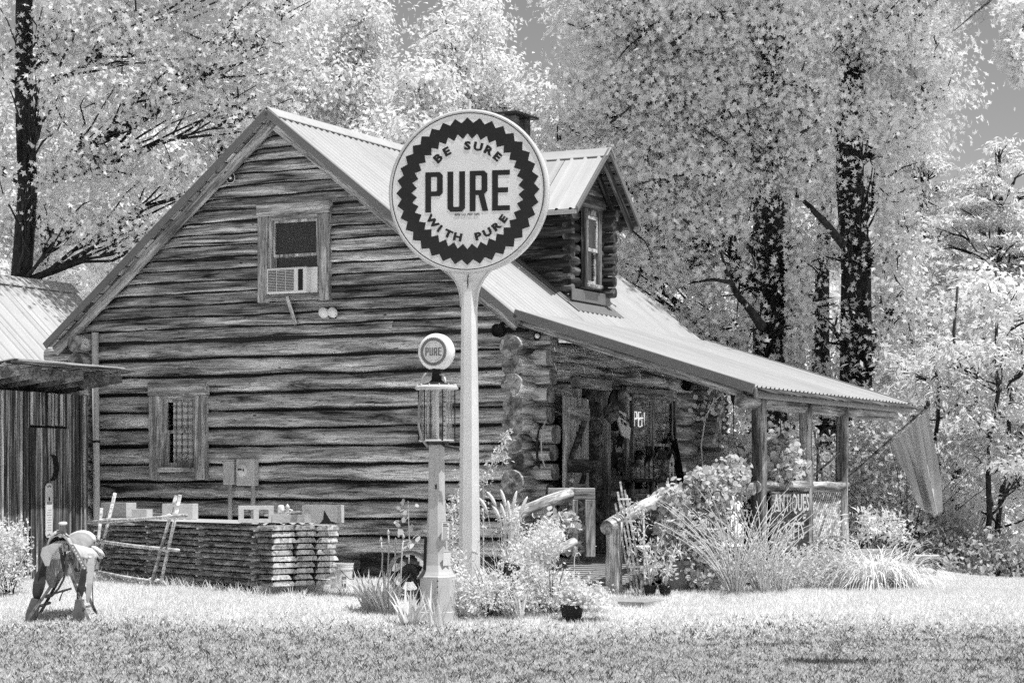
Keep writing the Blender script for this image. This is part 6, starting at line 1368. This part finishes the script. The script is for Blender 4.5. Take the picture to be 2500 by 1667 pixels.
# layered conifer-like trees
for u, vt, D, w_, lab in ((2255, 310, 46, 190, 'tall tree with flat layered sprays right of the maples'), (2440, 350, 43, 230, 'broad tree with flat layered sprays at the right border'), (2620, 330, 46, 220, 'layered tree partly outside the right border')):
    tr = trunk_at(u, vt, D, .16, u, .15); bl = []
    for v in np.arange(vt + 12, 800, 32):
        ww = w_ * min(1, ((v - vt) / 260) ** .7) + 12
        for k in range(3): q = random.uniform(-1, 1); bl.append(blob(u + q * ww * .6, v + abs(q) * 18 + random.uniform(-8, 8), D + random.uniform(-1.2, .6), ww * .42, 4, 1.0))
    tree('layered_tree', lab, ground(u, D), tr, bl, 13000, .15, 'slim', 'needle_leaf', spread=.15, per=14, twigs=4, flat=.2, bias=(0, 0, 1), k=1.2, limb_r=.22, group='layered trees on the right')
# white trees behind
def auto(u, vt, vb, D, w_, nb, rd=2.6):
    out = []
    for k in range(nb):
        q = (k + .5) / nb; v = vt + (vb - vt) * q; ww = w_ * (math.sin(math.pi * min(1, (q * .85 + .10))) ** 1.0)
        sp_ = random.uniform(-1, 1); s_ = random.uniform(.30, .46); out.append(blob(u + sp_ * ww * .62, v + random.uniform(-15, 15), D + random.uniform(-1, 1) * rd * .7, ww * s_ + 10, ww * s_ * .75 + 10, rd * .45))
    out.append(blob(u, vt + 30, D, w_ * .22, 34, 1.0)); return out
for u, vt, vb, D, w_, nb, n, lab in ((-130, 120, 800, 46, 190, 22, 12000, 'white-leaved tree beyond the left border'), (110, 170, 800, 50, 190, 22, 13000, 'white-leaved tree right of the left maple trunk'), (330, 110, 800, 47, 200, 24, 14000, 'white-leaved tree behind the left roof edge'), (540, 90, 700, 52, 190, 22, 13000, 'white-leaved tree left of the cabin ridge'), (730, -10, 620, 50, 150, 22, 12000, 'tall white-leaved tree behind the cabin ridge'),
        (890, 12, 560, 49, 115, 20, 10000, 'pointed white-leaved tree left of the sky gap'), (1020, 190, 560, 45, 120, 16, 8000, 'low white-leaved tree right above the round sign'), (1150, 8, 560, 51, 140, 24, 14000, 'tallest white-leaved tree above the round sign'), (1310, 215, 700, 50, 110, 18, 9000, 'rounded white-leaved tree right of the chimney'),
        (1520, 330, 1000, 47, 190, 20, 9000, 'white-leaved tree hidden behind the dormer'), (1760, 420, 1100, 50, 220, 20, 9000, 'white-leaved tree behind the wide maple'), (1990, 520, 1200, 46, 200, 20, 9000, 'white-leaved tree between the big maples'), (2200, 620, 1250, 43, 170, 22, 11000, 'bright tree right of the thickest maple'), (2390, 700, 1280, 40, 190, 24, 13000, 'bright tree below the layered trees'), (2580, 680, 1280, 41, 190, 22, 9000, 'bright tree at the right border'), (-330, 60, 800, 47, 200, 18, 6000, 'white-leaved tree outside the left border'), (2800, 300, 1280, 46, 220, 20, 6000, 'white-leaved tree outside the right border')):
    tree('broadleaf_tree', lab, ground(u, D), trunk_at(u, vt + 60, D, .22, u, .15), auto(u, vt, vb, D, w_, nb), int(n * 1.5), .135, 'oval', 'far_leaf', spread=.30, per=20, twigs=4, bias=(.2, -.3, .8), k=.5, limb_r=.3, flat=.7, group='white-leaved trees behind the cabin', twig_r=.014, sprigs=50)
shrub('understory_bush', 'bright low bush beyond the porch, between the posts', G(1870, 40), [((0, 0, 1.6), (1.6, .8, 1.4)), ((1.6, 0, 1.2), (1.4, .8, 1.2))], 4000, .14, 'oval', 'far_leaf', 'bush', nst=10, r=.015, spread=.15)
shrub('understory_bush', 'bright low bush beyond the flag and saplings', G(2350, 38), [((0, 0, 1.3), (1.8, .8, 1.2)), ((1.8, 0, 1.5), (1.6, .8, 1.2)), ((-1.4, 0, 1.1), (1.2, .8, 1.0))], 5200, .14, 'oval', 'shrub_leaf', 'bush', nst=10, r=.015, spread=.15)
# trees standing outside the frame at the right, reaching into the top right corner
p = Vector((9.5, 17.0, gz(9.5, 17.0))); t = thing('sweetgum_tree', 'leafy spray hanging into the top right corner', 'tree', p)
MB().tube([(0, 0, -.2), (.05, 0, 4), (0, .05, 9), (0, 0, 12)], [.24, .20, .12, .05], 10).build('trunk', 'bark', t, smooth=True)
e = [at(u, v, 17.3) - p for u, v in ((2700, -300), (2540, -90), (2500, 60), (2470, 150))]; MB().tube([(0, 0, 8.6)] + e, [.07, .05, .03, .014, .004], 7).build('limbs', 'bark', t, smooth=True)
LP = [ellip(260, tuple(at(u, v, 17.3) - p), (ru * 17.3 / F, .35, rv * 17.3 / F), .5) for u, v, ru, rv in ((2480, 30, 60, 60), (2470, 120, 40, 60), (2500, 180, 30, 30), (2560, 60, 80, 120), (2620, -60, 140, 120))]
leaf_obj('crown', np.concatenate(LP), .085 * (.7 + .6 * rng.random(1300)), 'maple', 'maple_leaf', t, (0, -.6, .4), .6)
p = Vector((12.5, 19.5, gz(12.5, 19.5))); t = thing('pine_tree', 'pine bough with long needles reaching in from the top right', 'tree', p)
MB().tube([(0, 0, -.2), (.05, 0, 4), (0, .05, 9)], [.22, .18, .08], 10).build('trunk', 'bark', t, smooth=True)
b = MB(); e = [at(u, v, 19.3) - p for u, v in ((2720, -260), (2520, -90), (2420, 0), (2330, 75))]; b.tube([(0, 0, 8.2)] + e, [.05, .03, .018, .012, .004], 7)
nb = MB()
for k in range(90):
    q = random.random(); i = min(2, int(q * 3)); c = e[i].lerp(e[i + 1], q * 3 - i) + Vector((random.gauss(0, .08), random.gauss(0, .08), random.gauss(0, .07)))
    for j in range(14):
        d = Vector((random.gauss(-.4, .7), random.gauss(0, .7), random.gauss(-.1, .6))).normalized() * random.uniform(.09, .16); nb.tube([c, c + d], [.0016, .0006], 3, False)
b.build('limbs', 'bark', t, smooth=True); nb.build('needles', 'dim_leaf', t, fix=False)
